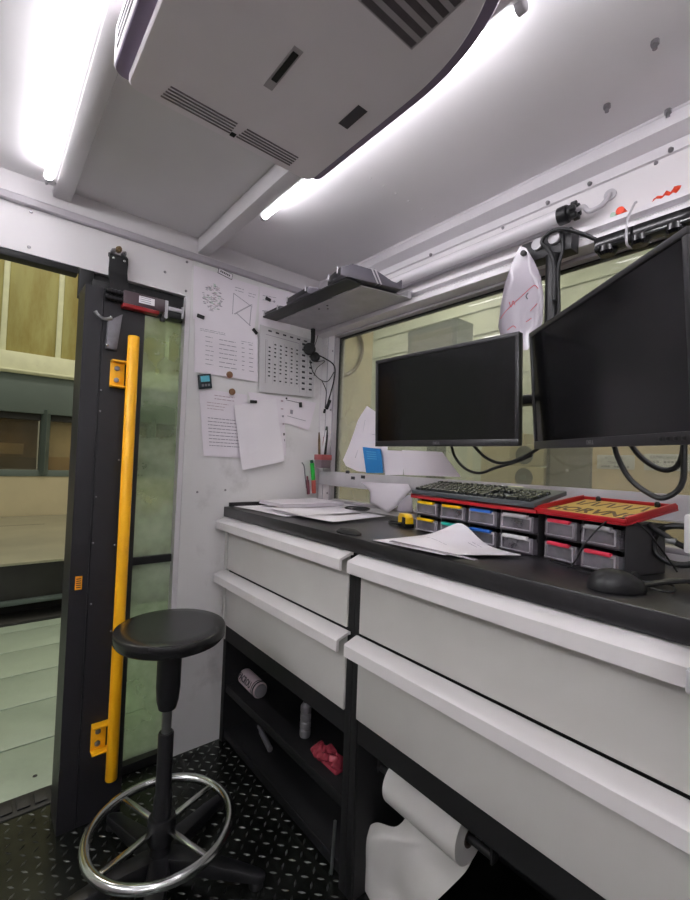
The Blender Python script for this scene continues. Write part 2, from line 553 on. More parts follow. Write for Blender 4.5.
# door: dark post with a glazed side light beside it, track over the opening
mb = MB()
mb.prism([(.035, -1.11), (.17, -1.11), (.17, -1.0575), (.167, -1.0565), (.167, -1.0535), (.17, -1.0525), (.17, -.92), (.0, -.92), (.0, -1.06), (.035, -1.06)], 0, 1.80, axis=2)
dr = struct(mb.build('door_1', M['dark']))
mb = MB()
mb.box((-.058, -1.07, 1.80), (-.022, -.722, 1.908), .002)
mb.box((-.055, YN, 1.885), (-.002, -1.11, 1.908), .002)
mb.box((-.022, -1.07, 1.80), (.034, -.925, 1.868), .003)
mb.box((-.02, -1.108, 1.80), (.0, -1.06, 1.908), .002)
mb.build('track', M['dark2'], dr)
mb = MB()
mb.box((-.05, -.925, .0), (-.0, -.722, .035)); mb.box((-.05, -.925, .80), (-.02, -.722, .83)); mb.box((-.05, -.925, 0), (-.0, -.9, 1.80))
mb.build('glazing_bar', M['dark2'], dr)
mb = MB(); mb.box((-.038, -.92, .02), (-.032, -.722, 1.81)); mb.build('glass', M['sideglass'], dr)
mb = MB()
for q in ((101, 390), (100, 411), (119, 460), (96, 497), (93, 543), (115, 545), (91, 604), (111, 631)):
    c = H(*q, 0, .17); mb.sphere(c, .0035, (.6, 1, 1), 6)
mb.build('rivet', M['screw'], dr)
mb = MB(); c = H(78.5, 583, 0, .17)
mb.box(c+V((0, -.010, -.022)), c+V((.0012, .010, .022)))
mb.m(1)
for k in range(5): mb.box(c+V((.0012, -.007, -.016+k*.007)), c+V((.0016, .007, -.013+k*.007)))
mb.build('warning_sticker', [M['orange'], M['inkd']], dr)
mb = MB(); mb.box((-.10, -2.4, -.012), (-.0, -.72, .004), .002)
for k in range(30): mb.box((-.085, -2.3+k*.05, .004), (-.02, -2.262+k*.05, .010), .002)
struct(mb.build('threshold', M['dark2']))

# ================================================================== OUTSIDE, THROUGH THE DOORWAY
mb = MB()
x = -.105
k = 0
while x > -2.1:
    mb.box((x-.362, -5, -.045), (x, 3.0, -.02), .003); x -= .37; k += 1
c = H(35, 776, 2, -.02); mb.m(1).cyl(c-V((0, 0, .004)), c+V((0, 0, .001)), .008)
struct(mb.build('deck', [M['deck'], M['blackm']]))
mb = MB(); mb.box((-9, -9, -.3), (-.1, 9, -.25)); mb.box((-.1, .13, -.3), (9, 9, -.25))
struct(mb.build('factory_floor', M['concrete']))

mc = thing('machine_bed', 'large machine bed with grey steel table beyond the doorway', 'machine', (-3.5, -.6, -.25))
mb = MB(); mb.box((-5.0, -4.5, .385), (-2.2, 2.4, .405), .003)
mb.m(1).box((-4.2, -1.35, .405), (-4.188, -.75, .4056))
mb.build('table_top', [M['outsteel'], M['inkd']], mc)
mb = MB(); mb.box((-4.9, -4.4, .12), (-2.23, 2.3, .385)); mb.build('base', M['outdark'], mc)
mb = MB(); mb.box((-2.3, -4.45, .095), (-2.18, 2.35, .125), .004); mb.build('ledge', M['outgrey'], mc)
mb = MB(); mb.box((-4.9, -4.4, -.25), (-2.35, 2.3, .1)); mb.build('plinth', M['blackm'], mc)
mb = MB(); mb.box((-2.36, -4.6, -.25), (-2.09, 2.4, -.0), .004); mb.build('kick_plate', M['outdark'], mc)

mw = thing('enclosure_wall', 'green grey enclosure with dark framed windows beyond the machine bed', 'enclosure', (-5.1, -.6, -.25))
mb = MB(); mb.box((-5.2, -4.5, -.25), (-5.03, 2.4, .905)); mb.build('lower_panel', M['outbeige'], mw)
mb = MB(); mb.box((-5.25, -4.5, .905), (-5.02, 2.4, .985), .004); mb.build('sill', M['outgrey'], mw)
mb = MB(); mb.box((-5.25, -4.5, 1.71), (-4.99, 2.4, 2.19), .004); mb.build('lintel', M['outgrey'], mw)
mb = MB(); mb.box((-5.25, -4.5, 1.63), (-5.08, 2.4, 1.71)); mb.build('dark_strip', M['outdark'], mw)  # dark strip along the top of the windows
for y in (-3.0, -1.98, -.72, .6, 1.7):
    mb = MB(); mb.prism([(-5.2, y-.05), (-5.03, y-.05), (-4.94, y), (-5.03, y+.05), (-5.2, y+.05)], .93, 1.76, axis=2)
    mb.build('mullion', M['outgrey'], mw)
for y0, y1, mm in ((-4.4, -3.05, 'amber'), (-2.95, -2.03, 'amber'), (-1.93, -.77, 'amber'), (-.67, .55, 'outbeige'), (.65, 1.65, 'amber')):
    mb = MB(); xb = -5.4 if mm == 'amber' else -5.2
    mb.box((xb-.2 if mm == 'amber' else -5.3, y0, .985), (xb, y1, 1.71))
    if mm == 'amber':
        mb.m(1).box((-5.4, y0+.1, 1.18), (-5.33, y1-.15, 1.32)); mb.m(2).box((-5.4, y0, .985), (-5.36, y1, 1.14))
    else:
        mb.m(1).box((-5.2, y0, .985), (-5.19, y1, 1.16))
    mb.build('panel_behind_window', [M[mm], M['tan'], M['outdark']] if mm == 'amber' else [mat('pale_panel', 'f0e8d0', .5, noise=.05), M['tan']], mw)
for y0, y1 in ((-4.4, -3.05), (-2.95, -2.03), (-1.93, -.77), (-.67, .55), (.65, 1.65)):
    mb = MB(); mb.box((-5.15, y0, .985), (-5.145, y1, 1.66)); mb.build('pane', M['hazepane'], mw)
mb = MB(); mb.box((-5.12, -4.5, 2.19), (-4.94, 2.4, 2.45), .006)
mb.box((-4.96, -4.5, 2.21), (-4.92, 2.4, 2.235), .004)
struct(mb.build('factory_beam', M['outbeam']))
mb = MB()
for y in (-5.5, -4.2, -2.9, -1.62, -.52, .75, 2.0, 3.2):
    pass
ys = [-6.0, -4.4, -2.9, -1.205, -.63, .75, 2.2]
for a, b in zip(ys, ys[1:]):
    mb.box((-5.25, a+.006, 2.45), (-5.05, b-.006, 5.2), .012)
    mb.m(1).box((-5.06, b-.03, 2.45), (-5.02, b+.03, 5.2), .006); mb.m(0)
struct(mb.build('factory_wall', [M['outwall'], M['outbeam']]))

# ================================================================== OUTSIDE, THROUGH THE WINDOW
mb = MB()
mb.box((-5, 3.4, -.25), (5, 3.6, 4.5))
for z in (2.35, 2.62, 2.9, 3.2): mb.box((-5, 3.385, z), (5, 3.4, z+.02))
struct(mb.build('hall_wall', M['palegreen']))
mb = MB(); mb.box((-.74, .14, -.25), (-.69, .99, 2.28), .004)
tag(mb.build('partition_panel', M['khaki']), 'plain khaki panel standing outside the left end of the window', 'panel')
mb = MB()
c = V((-.66, .62, 2.235))
pts = [c+V((0, .18*math.cos(a), .26*math.sin(a))) for a in [math.radians(t) for t in range(60, -140, -25)]]
pts = [H(*q, 0, -.674) for q in ((337, 376), (348, 374), (357, 366), (362, 352), (361, 340), (355, 328), (345, 318), (330, 312), (318, 318))]
mb.tube(pts, .014, 12)
tag(mb.build('hose', M['hose']), 'brown hose looped in front of the khaki panel outside the window', 'hose')
mb = MB(); mb.box((-1.26, 2.0, 2.05), (-.64, 2.25, 2.62), .01); mb.box((-1.0, 2.05, -.25), (-.88, 2.2, 2.06)); mb.m(1).box((-1.2, 1.99, 2.1), (-.7, 2.0, 2.55), .004)
tag(mb.build('control_cabinet', [M['outgrey'], M['concrete']]), 'grey green box seen high through the window above the left monitor', 'cabinet')
# two fan boxes
for z, lab in ((1.265, 'upper pale box with a round dark fan, outside between the monitors'), (1.085, 'lower pale box with a round dark fan, outside behind the keyboard')):
    t = thing('fan_unit', lab, 'fan', (.04, 2.1, z), 'fan boxes outside the window')
    mb = MB(); mb.box((-.10, 2.02, z), (.19, 2.2, z+.17), .008); mb.build('housing', M['outbeige'], t)
    mb = MB(); cc = V((.035, 2.02, z+.085)); mb.cyl(cc+V((0, .002, 0)), cc-V((0, .008, 0)), .074, n=36); mb.build('grille', M['fan'], t)
    mb = MB(); mb.cyl(cc-V((0, .006, 0)), cc-V((0, .014, 0)), .022); mb.build('hub', M['outgrey'], t)
mb = MB(); mb.box((-.10, 1.9, -.25), (.19, 2.3, 1.085), .004)
tag(mb.build('equipment_stand', M['tan']), 'tan stand under the two fan boxes outside the window', 'stand')
mb = MB(); mb.box((.20, 2.05, -.25), (.52, 2.3, 1.9), .006)
mb.m(1).cyl((.36, 2.051, 1.24), (.36, 2.042, 1.24), .012)
mb.m(2).box((.215, 2.04, 1.12), (.225, 2.05, 1.42)); 
tag(mb.build('electrical_cabinet', [M['taupe'], M['lgrey'], M['outdark']]), 'dark taupe cabinet outside below the right monitor, left of the signs', 'cabinet')
mb = MB(); mb.box((.53, 2.06, -.25), (1.6, 2.2, 1.7), .004)
tag(mb.build('machine_door', M['tan']), 'tan machine panel outside carrying two white name signs', 'panel')
for i, (x0, x1, z0, z1, rows) in enumerate((
        (.565, .80, 1.262, 1.36, ('SONGCO', 'Manufac', '')),
        (.855, 1.13, 1.262, 1.37, ('SAMKONG TEL.', '', '')))):
    mb = MB(); mb.box((x0, 2.054, z0), (x1, 2.0595, z1), .001)
    mb.m(1)
    for j, tx in enumerate(rows):
        if not tx and j < 2+(i == 0):
            for q in range(9):
                if q != 3: mb.box((x0+.03+q*.02, 2.053, z1-.03-j*.029), (x0+.044+q*.02, 2.0545, z1-.016-j*.029))
        if tx:
            mb.text(tx, .03, axes(((x0+x1)/2, 2.0535, z1-.022-j*.029), (1, 0, 0), (0, 0, 1), (0, -1, 0)))
    tag(mb.build('name_sign', [M['white'], M['ink']]), ('white three line sign outside, below the right monitor, at the left', 'white telephone number sign outside, below the right monitor, at the right')[i], 'sign', 'white signs on the tan panel')
mb = MB(); mb.box((.75, 2.06, 1.7), (1.35, 2.2, 2.45), .02); mb.box((.9, 1.97, 2.02), (1.3, 2.0, 2.22), .01)
tag(mb.build('junction_box', M['lgrey']), 'pale box outside, seen above the right monitor', 'box')
mb = MB(); mb.box((-.55, 2.3, -.25), (-.12, 2.6, 1.55), .01)
tag(mb.build('machine_housing', M['outbeige']), 'beige housing outside, below the left monitor', 'machine')

# added unseen hall lights, to brighten what is seen through door and window
for i, (x, y, z, sx, sy) in enumerate(((-2.9, -1.2, 5.4, .5, 2.2), (-1.6, 2.3, 4.3, 2.0, .55), (1.2, 1.7, 4.0, 1.6, .5))):
    t = thing('hall_fill_light', 'added unseen fill light high in the factory outside', 'lamp', (x, y, z), 'added hall lights')
    mb = MB(); mb.box((x-sx/2-.03, y-sy/2-.03, z), (x+sx/2+.03, y+sy/2+.03, z+.08), .005); mb.build('housing', M['lgrey'], t)
    mb = MB(); mb.box((x-sx/2, y-sy/2, z-.02), (x+sx/2, y+sy/2, z-.001)); mb.build('diffuser', M['hall'], t)

# ================================================================== CEILING FITTINGS
def tube_lamp(x0, x1, y, z, label):
    t = thing('tube_lamp', label, 'lamp', ((x0+x1)/2, y, z), 'lit tube lamps along the ceiling beams')
    s = 1 if y > -1 else -1
    mb = MB(); mb.box((x0, y-s*.012-.012, z-.004), (x1, y-s*.012+.012, ZC-.001), .003); mb.build('housing', M['white'], t)
    mb = MB(); mb.cyl((x0+.018, y+s*.012, z), (x1-.018, y+s*.012, z), .0125, n=20); mb.build('tube', M['tube'], t)
    for xx in (x0, x1-.018):
        mb = MB(); mb.cyl((xx, y+s*.012, z), (xx+.018, y+s*.012, z), .0145, n=20, bev=.003); mb.build('end_cap', M['lgrey'], t)
    return t
l1 = tube_lamp(.10, 1.25, -1.212, 2.137, 'lit white tube lamp along the left ceiling beam')
mb = MB(); mb.tube([(.10, -1.222, 2.14), (.07, -1.225, 2.135), (.055, -1.222, 2.145), (.05, -1.215, 2.165)], .004, 8)
mb.build('supply_cable', M['lgrey'], l1)
tube_lamp(.405, 1.42, -.608, 2.125, 'lit white tube lamp along the right ceiling beam, beside the air conditioner')
tube_lamp(1.46, 2.55, -.608, 2.125, 'added fill tube on the right beam, unseen behind the camera')  # unseen tube, added as fill light for the room
tube_lamp(1.30, 2.55, -1.222, 2.137, 'added fill tube on the left beam, unseen behind the camera')  # second unseen tube on the beams, also added for fill
for k, (a, b, nx, lab) in enumerate((((2.685, -2.45, 2.0), (2.685, -1.7, 2.0), (-1, 0), 'added fill tube across the unseen wall behind the camera'), ((.45, -2.485, 2.05), (1.4, -2.485, 2.05), (0, 1), 'added fill tube on the unseen side wall behind the camera'))):  # unseen wall tubes added to raise the general brightness
    a, b = V(a), V(b); e = (b-a).normalized(); nn = V((*nx, 0))
    t = thing('tube_lamp', lab, 'lamp', (a+b)/2, 'added fill tubes behind the camera')
    mb = MB(); mb.cyl(a+nn*.0, b+nn*.0, .014, n=20); mb.build('tube', mat('rear_fill_tube', 'fbfdff', .5, noise=0, emit=35.) if k == 0 else RT, t); RT = t.children[0].data.materials[0]
    for q in (a-e*.02, b):
        mb = MB(); mb.cyl(q, q+e*.02, .017, n=20, bev=.003); mb.box(q+V((-.01, -.01, -.01)), q+V((.01, .01, .01))-nn*.025*0, .003); mb.build('end_cap', M['lgrey'], t)

# unlit tube in a clear protective sleeve on the bench wall
t = thing('protected_tube_lamp', 'unlit clear cased tube lamp with black end cap above the window', 'lamp', (.9, -.045, 1.97))
mb = MB(); mb.cyl((.30, -.045, 2.0), (1.245, -.045, 2.0), .023, n=28); mb.build('tube', M['tubeoff'], t)
mb = MB(); mb.box((.28, -.022, 1.985), (1.2, -.001, 2.03), .004); mb.build('mounting_rail', M['lgrey'], t)
for x0, s in ((1.235, 1), (.29, -1)):
    mb = MB(); mb.cyl((x0, -.045, 2.0), (x0+s*.028, -.045, 2.0), .026, n=28, bev=.003)
    mb.cyl((x0+s*.028, -.045, 2.0), (x0+s*.05, -.045, 2.0), .021, n=28, bev=.004)
    for k in range(6):
        a = k*PI/3; cc = V((x0+s*.04, -.045+.019*math.cos(a), 2.0+.019*math.sin(a)))
        mb.cyl(cc, cc+V((s*.016, 0, 0)), .008, n=12, bev=.002)
    mb.build('end_cap', M['black'], t)
mb = MB(); mb.tube([(1.285, -.045, 2.0), (1.305, -.045, 2.002), (1.32, -.04, 1.985), (1.345, -.02, 2.0), (1.36, -.004, 2.03), (1.36, .0, 2.03)], .007, 10)
mb.cyl((1.36, .002, 2.03), (1.36, -.006, 2.03), .016)
mb.build('cable', M['lgrey'], t)
t = thing('push_fitting', 'tiny red and green air fitting left of the orange tape', 'fitting', (1.39, -.01, 1.98))
cr, cg = H(619.5, 218, 1, -.03), H(612, 220, 1, -.03)
cr.z = max(cr.z, 1.96); cg.z = max(cg.z, 1.957)
mb = MB(); mb.cyl((cr.x, 0, cr.z), (cr.x, -.03, cr.z), .011, n=16, bev=.002); mb.build('red_collar', M['orange_tape'], t)
mb = MB(); mb.cyl((cg.x, 0, cg.z), (cg.x, -.026, cg.z), .008, n=16, bev=.002); mb.build('green_collar', M['inkgreen'], t)
for i, (q, lab) in enumerate((((607, 105), 'ceiling bolt nearest the air conditioner lamp, left of three'), ((655, 41), 'ceiling bolt closest to the top edge of the photo'), ((668, 110), 'ceiling bolt beside the white cove trim, right of three'))):
    c = H(*q, 2, ZC-.001)
    mb = MB(); mb.cyl(c, c-V((0, 0, .003)), .008, n=16); mb.cyl(c-V((0, 0, .003)), c-V((0, 0, .018)), .0048, n=10); mb.cyl(c-V((0, 0, .003)), c-V((0, 0, .009)), .0085, n=6)
    tag(mb.build('ceiling_bolt', M['screw']), lab, 'bolt', 'bolts in the ceiling')

# ---------------------------------------------------- air conditioner
ac = thing('air_conditioner', 'pale lilac ceiling air conditioner with slotted grilles between the lamps', 'air conditioner', (1.2, -.92, 2.0))
zb = 2.0
def ac_outline(d):
    yc, hw, xf, x1, ln = -.925, .231+d, .858, 1.2, .34+d
    P = []
    for k in range(7):
        a = math.radians(180+90*k/6); P.append((xf+.02+.02*math.cos(a), yc-hw+.02+.02*math.sin(a)))
    for k in range(25):
        t_ = math.sin(PI/2*k/24); P.append((x1+ln*t_, yc-hw*max(0, 1-t_**2.4)**.5))
    for k in range(1, 25):
        t_ = math.cos(PI/2*k/24); P.append((x1+ln*t_, yc+hw*max(0, 1-t_**2.4)**.5))
    for k in range(7):
        a = math.radians(90+90*k/6); P.append((xf+.02+.02*math.cos(a), yc+hw-.02+.02*math.sin(a)))
    return P
def ac_solid(levels):
    t = bmesh.new()
    rows = [[t.verts.new((x, y, z)) for x, y in ac_outline(d)] for z, d in levels]
    n = len(rows[0])
    for a, b in zip(rows, rows[1:]):
        for i in range(n): t.faces.new((a[i], a[(i+1) % n], b[(i+1) % n], b[i]))
    t.faces.new(rows[-1]); t.faces.new(rows[0][::-1])
    bmesh.ops.recalc_face_normals(t, faces=t.faces[:])
    return t
mb = MB(); mb.merge(ac_solid([(2.0, -.003), (2.003, 0), (2.013, 0)])); mb.build('front_plate', M['ac'], ac)
mb = MB(); mb.m(1).merge(ac_solid([(2.0125, .024), (2.0145, .026)])); mb.m(0).merge(ac_solid([(2.0146, .026), (2.018, .028), (2.09, .028), (2.13, .02)])); mb.build('housing', [M['ac'], mat('ac_shade_band', '857790', .5, noise=.04)], ac)  # band under the rim coloured darker to stand for its shade
# front slots, two groups of five
for y0, y1 in ((-1.094, -.937), (-.921, -.772)):
    mb = MB()
    for k in range(5):
        x = .878+k*.0095
        mb.box((x, y0+.002*k, zb-.0012), (x+.0036, y1, zb+.004))
    mb.build('front_grille', M['acslot'], ac)
mb = MB(); mb.box((.873, -.936, zb-.0015), (.886, -.924, zb+.003)); mb.build('sensor', M['blackm'], ac)
mb = MB()
for k in range(9):
    x = 1.305+k*.024
    mb.box((x, -.905, zb-.0015), (x+.013, -.782, zb+.004))
mb.build('main_grille', mat('grille_bar', '524a50', .5, noise=.25, scale=30), ac)
mb = MB(); mb.box((1.302, -.909, zb-.0008), (1.52, -.778, zb+.002)); mb.build('grille_frame', M['slat'], ac)
mb = MB(); mb.box((1.05, -.944, zb-.001), (1.165, -.924, zb+.003)); mb.m(1).box((1.075, -.940, zb-.003), (1.155, -.928, zb)); mb.build('slider', [M['slat'], M['blackm']], ac)
mb = MB(); mb.box((1.075, -.768, zb-.0012), (1.143, -.742, zb+.003)); mb.build('display', M['acdark'], ac)
for k in range(3):
    mb = MB(); z = 2.030+k*.018
    mb.box((.90, -1.1855, z), (1.2, -1.17, z+.008), .001); mb.build('side_slot', M['acdark'], ac)

# ================================================================== DOORWAY FITTINGS
# bracket on the header
t = thing('door_bracket', 'black bent steel bracket bolted to the header over the door post', 'bracket', (.02, -.98, 1.88))
mb = MB()
prof = [(.002, 1.992), (.012, 1.992), (.03, 1.98), (.036, 1.955), (.03, 1.925), (.04, 1.895), (.066, 1.86), (.068, 1.803), (.058, 1.803), (.056, 1.858), (.03, 1.89), (.02, 1.925), (.026, 1.955), (.02, 1.972), (.002, 1.978)]
mb.prism(prof, -1.018, -.955, axis=1)
mb.build('plate', M['dark2'], t)
for y in (-1.005, -.968):
    for z, l in ((1.985, .03), ):
        mb = MB(); mb.cyl((.0, y, z+.012), (.03, y, z+.012), .008, n=6); mb.cyl((.03, y, z+.012), (.042, y, z+.012), .004, n=10); mb.build('bolt', M['screw'], t)
    mb = MB(); c = V((.032, y, 1.966)); mb.sphere(c, .006, n=8); mb.build('bolt_head', M['chrome'], t)
mb = MB(); mb.cyl((.0, -.985, 2.012), (.022, -.985, 2.012), .011, n=6, bev=.001); mb.cyl((.02, -.985, 2.012), (.035, -.985, 2.012), .005, n=10); mb.build('rusty_nut', M['hose'], t)

# interlock switch across the top of the opening
t = thing('interlock_switch', 'dark and red door interlock switch with white label under the header', 'switch', (.17, -.88, 1.73))
sx = .17
mb = MB()
A = H(122, 293, 0, sx); B = H(163, 306, 0, sx); 
ydir = V((0, 1, 0)); 
z0 = 1.757
zt_, zr_, zb2 = H(122.6, 292, 0, sx).z, H(121.5, 305, 0, sx).z, H(121.5, 309, 0, sx).z
ye = H(163, 303, 0, sx).y
mb.box((.172, A.y, zr_), (.20, ye, zt_), .003); mb.build('body', mat('switch_body', '4a3c42', .35, noise=.06), t)
mb = MB(); mb.box((.172, A.y-.002, zb2), (.206, ye-.02, zr_), .003); mb.build('red_base', M['redmetal'], t)
mb = MB(); yl = H(139, 300, 0, .2).y; mb.box((.20, yl, zr_+.014), (.2012, yl+.052, zt_-.008)); mb.m(1)
for k in range(3): mb.box((.2012, yl+.004, zr_+.019+k*.007), (.2015, yl+.04, zr_+.021+k*.007))
mb.build('label_plate', [M['white'], M['ink']], t)
for z in (zt_-.012, zt_-.034):
    mb = MB(); mb.cyl((.186, A.y+.002, z), (.186, A.y-.055, z), .008, n=14, bev=.002)
    for k in range(4): mb.cyl((.186, A.y-.008-k*.012, z), (.186, A.y-.014-k*.012, z), .0105, n=14)
    mb.build('cable_gland', M['black'], t)
mb = MB(); mb.box((.165, ye, zb2-.004), (.195, ye+.012, zt_+.002), .002); mb.m(1).cyl((.185, ye-.004, zb2-.002), (.185, ye-.004, zb2-.016), .009, n=14); mb.build('end_plate', [M['lgrey'], M['black']], t)
mb = MB(); mb.box((-.02, -.80, 1.795), (.028, -.737, 1.845), .004); mb.m(1).box((.024, -.80, 1.822), (.034, -.745, 1.838), .002); mb.m(1).box((.02, -.745, 1.80), (.034, -.738, 1.848), .001); mb.build('latch_tongue', [M['black'], M['lgrey']], t)

# hook plate on the post
t = thing('latch_plate', 'grey steel latch plate with a lever on the dark door post', 'latch', (.18, -1.02, 1.60))
mb = MB()
pl_ = [H(*q, 0, .172) for q in ((107, 322), (121.5, 315.5), (115.5, 351), (105, 349))]
mb.hull([p_ for p_ in pl_], [p_+V((.02, 0, 0)) for p_ in pl_], .002)
mb.build('plate', mat('dull_zinc', '77757a', .5, .5, noise=.2, scale=40), t)
mb = MB(); mb.tube([H(*q, 0, .195) for q in ((112, 318), (105, 319), (99, 316), (95, 311))], .006, 10); mb.build('lever', M['steel'], t)
for q in ((107, 345), (111, 317)):
    mb = MB(); c = H(*q, 0, .192); mb.sphere(c, .005, n=8); mb.build('bolt', M['chrome'], t)

# yellow guard pipe on two brackets
t = thing('guard_pipe', 'yellow painted vertical pipe on the dark door post', 'pipe', (.21, -.935, .1))
px = .205
pT = H(132.5, 336, 0, px); pB = H(112.5, 779, 0, px)
ym = (pT.y+pB.y)/2
mb = MB(); mb.cyl((px, ym, pB.z), (px, ym, pT.z), .0185, n=28, bev=.003); mb.build('pipe', M['yellow'], t)
for zc in (H(118, 374, 0, .19).z, H(104, 737, 0, .19).z):
    br = MB()
    yl = ym-.062
    br.box((.170, yl, zc-.045), (.176, yl+.045, zc+.045), .001)
    br.box((.170, yl, zc+.04), (px, ym, zc+.046), .001)
    br.box((.170, yl, zc-.046), (px, ym, zc-.04), .001)
    b = br.build('bracket', M['yellow'], t)
    for dz in (-.02, .02):
        k = MB(); k.cyl((.176, yl+.02, zc+dz), (.184, yl+.02, zc+dz), .009, n=6, bev=.001); k.build('bolt', M['screw'], b)

# ================================================================== STOOL
SX, SY = .515, -.893
t = thing('drafting_stool', 'black backless swivel stool with chrome foot ring in front of the door', 'stool', (SX, SY, 0))
X0 = Matrix.Translation((SX, SY, 0))
mb = MB(); mb.lathe([(0, .737), (.12, .737), (.149, .736), (.154, .733), (.156, .728), (.155, .706), (.149, .698), (.12, .6845), (0, .6845)], X0, 56); mb.build('seat', M['seat'], t)
mb = MB(); mb.lathe([(0, .685), (.085, .685), (.08, .674), (0, .674)], X0, 32); mb.build('seat_plate', M['black'], t)
mb = MB(); mb.lathe([(0, .675), (.034, .675), (.034, .56), (.031, .52), (.025, .495), (0, .495)], X0, 28); mb.build('sleeve', M['black'], t)
mb = MB(); mb.lathe([(0, .50), (.0135, .50), (.0135, .40), (0, .40)], X0, 24); mb.build('gas_piston', M['steel'], t)
mb = MB(); mb.lathe([(0, .425), (.020, .425), (.022, .42), (.022, .25), (.026, .24), (.028, .10), (.034, .06), (0, .06)], X0, 28); mb.build('column', M['black'], t)
mb = MB(); mb.lathe([(0, .185), (.036, .185), (.040, .175), (.040, .125), (.036, .115), (0, .115)], X0, 28); mb.build('ring_hub', M['black'], t)
mb = MB()
ring = [V((SX+.195*math.cos(a), SY+.197*math.sin(a), .155)) for a in [2*PI*k/72 for k in range(72)]]
mb.tube(ring, .0138, 14, smooth=False, closed=True); mb.build('foot_ring', M['chrome'], t)
for a in (20, 110, 200, 290):
    a = math.radians(a)
    mb = MB(); mb.box((.035, -.009, -.005), (.188, .009, .005), .003, X=Matrix.Translation((SX, SY, .155)) @ Matrix.Rotation(a, 4, 'Z')); mb.build('spoke', M['chrome'], t)
for k in range(5):
    a = math.radians(-95+72*k)
    X = Matrix.Translation((SX, SY, 0)) @ Matrix.Rotation(a, 4, 'Z')
    mb = MB()
    t2 = bmesh.new()
    sec = []
    for x, w, zt, zb_ in ((.0, .034, .085, .045), (.10, .030, .078, .040), (.22, .024, .055, .026), (.29, .020, .040, .018), (.31, .012, .034, .02)):
        sec.append([t2.verts.new(q) for q in ((x, -w, zb_), (x, w, zb_), (x, w*.8, zt), (x, -w*.8, zt))])
    for s0, s1 in zip(sec, sec[1:]):
        for i in range(4): t2.faces.new((s0[i], s0[(i+1) % 4], s1[(i+1) % 4], s1[i]))
    t2.faces.new(sec[0][::-1]); t2.faces.new(sec[-1])
    bmesh.ops.recalc_face_normals(t2, faces=t2.faces[:])
    bmesh.ops.bevel(t2, geom=t2.edges[:], offset=.004, segments=2, affect='EDGES', profile=.5)
    mb.merge(t2, X)
    lg = mb.build('leg', M['black'], t)
    mb = MB(); c = X @ V((.285, 0, 0)); mb.cyl(c+V((0, 0, .0)), c+V((0, 0, .02)), .022, .018, n=20, bev=.003); mb.build('glide', M['rubber'], lg)

# ================================================================== BENCH
ZT = 1.022
XE = 2.3
mb = MB(); mb.box((.004, -.512, .9795), (XE, -.003, ZT), .003)
mb.box((.004, -.49, ZT), (.016, -.10, ZT+.018), .002)
tag(mb.build('worktop', M['top']), 'long black worktop along the window over both drawer cabinets', 'worktop')

def handle_bm(x0, x1, zt):
    mb = MB()
    mb.prism([(-.498, zt), (-.505, zt+.002), (-.546, zt-.012), (-.549, zt-.016), (-.549, zt-.046), (-.541, zt-.046), (-.541, zt-.018), (-.505, zt-.007), (-.498, zt-.008)], x0, x1, axis=0)
    return mb
def cabinet(x0, x1, label, dz):
    t = thing('drawer_cabinet', label, 'cabinet', ((x0+x1)/2, -.25, 0))
    mb = MB()
    mb.box((x0, -.485, 0), (x0+.028, -.02, .974)); mb.box((x1-.028, -.485, 0), (x1, -.02, .974))
    mb.box((x0+.028, -.485, .945), (x1-.028, -.02, .974)); mb.box((x0+.028, -.49, .443), (x1-.028, -.02, .508))
    mb.box((x0+.028, -.03, 0), (x1-.028, -.02, .945))
    mb.box((x0+.028, -.47, .72), (x1-.028, -.03, .735))
    mb.build('carcass', M['cabinet'], t)
    return t
c1 = cabinet(.004, .880, 'left grey two drawer cabinet with open black shelves below', 0)
c2 = cabinet(.881, XE, 'right wide grey two drawer cabinet with open space below', 0)
mb = MB(); mb.box((.004, -.50, .445), (.03, -.485, .972), .001); mb.build('side_strip', M['drawer'], c1)
mb = MB(); mb.box((.852, -.492, 0), (.880, -.485, .974), .001); mb.build('front_post', M['cabinet'], c1)
mb = MB(); mb.box((.881, -.492, 0), (.907, -.485, .974), .001); mb.build('front_post', M['cabinet'], c2)
for cab, x0, x1, hx0, hx1 in ((c1, .032, .852, .012, .872), (c2, .908, XE-.03, .905, XE-.02)):
    for zb_, zt, lowr in ((.752, .972, 0), (.512, .742, 1)):
        mb = MB(); mb.box((x0, -.498, zb_), (x1, -.48, zt-.006), .002)
        d = mb.build('drawer', M['drawer'], cab)
        handle_bm(hx0, hx1, zt+.004).build('handle', M['handle'], d)
for z in (.225, .03):
    mb = MB(); mb.box((.032, -.47, z), (.852, -.03, z+.018), .001); mb.box((.032, -.478, z-.012), (.852, -.47, z+.022), .002)
    mb.build('shelf', M['dark2'], c1)

# under the bench, open shelves
t = thing('spray_can', 'white can with dark lettering lying on the open shelf under the drawers', 'can', (.17, -.40, .243))
cX = axes((.145, -.415, .276), (.93, -.02, .0), (0, .0, 1), (.02, -.93, 0))
d = V((1, -.04, 0)).normalized(); a0 = V((.065, -.405, .2765))
mb = MB(); mb.cyl(a0, a0+d*.15, .033, n=32, bev=.004); mb.build('body', M['can'], t)
mb = MB(); mb.cyl(a0+d*.15, a0+d*.16, .027, n=28, bev=.003); mb.build('lid', M['grey'], t)
mb = MB()
nrm = V((-.12, -1, .45)); nrm = (nrm-d*nrm.dot(d)).normalized()
mb.text('PACROU', .040, axes(a0+d*.062+nrm*.0335, d, nrm.cross(d), nrm), .0008, squeeze=.72)
mb.build('lettering', M['inkd'], t)
mb = MB(); mb.cyl(a0+d*.128, a0+d*.133, .0335, n=32); mb.cyl(a0+d*.139, a0+d*.147, .0335, n=32); mb.build('band', M['inkd'], t)
t = thing('ribbed_bottle', 'small grey ribbed bottle standing mid shelf under the drawers', 'bottle', (.53, -.40, .243))
Xb = Matrix.Translation((.53, -.40, .243))
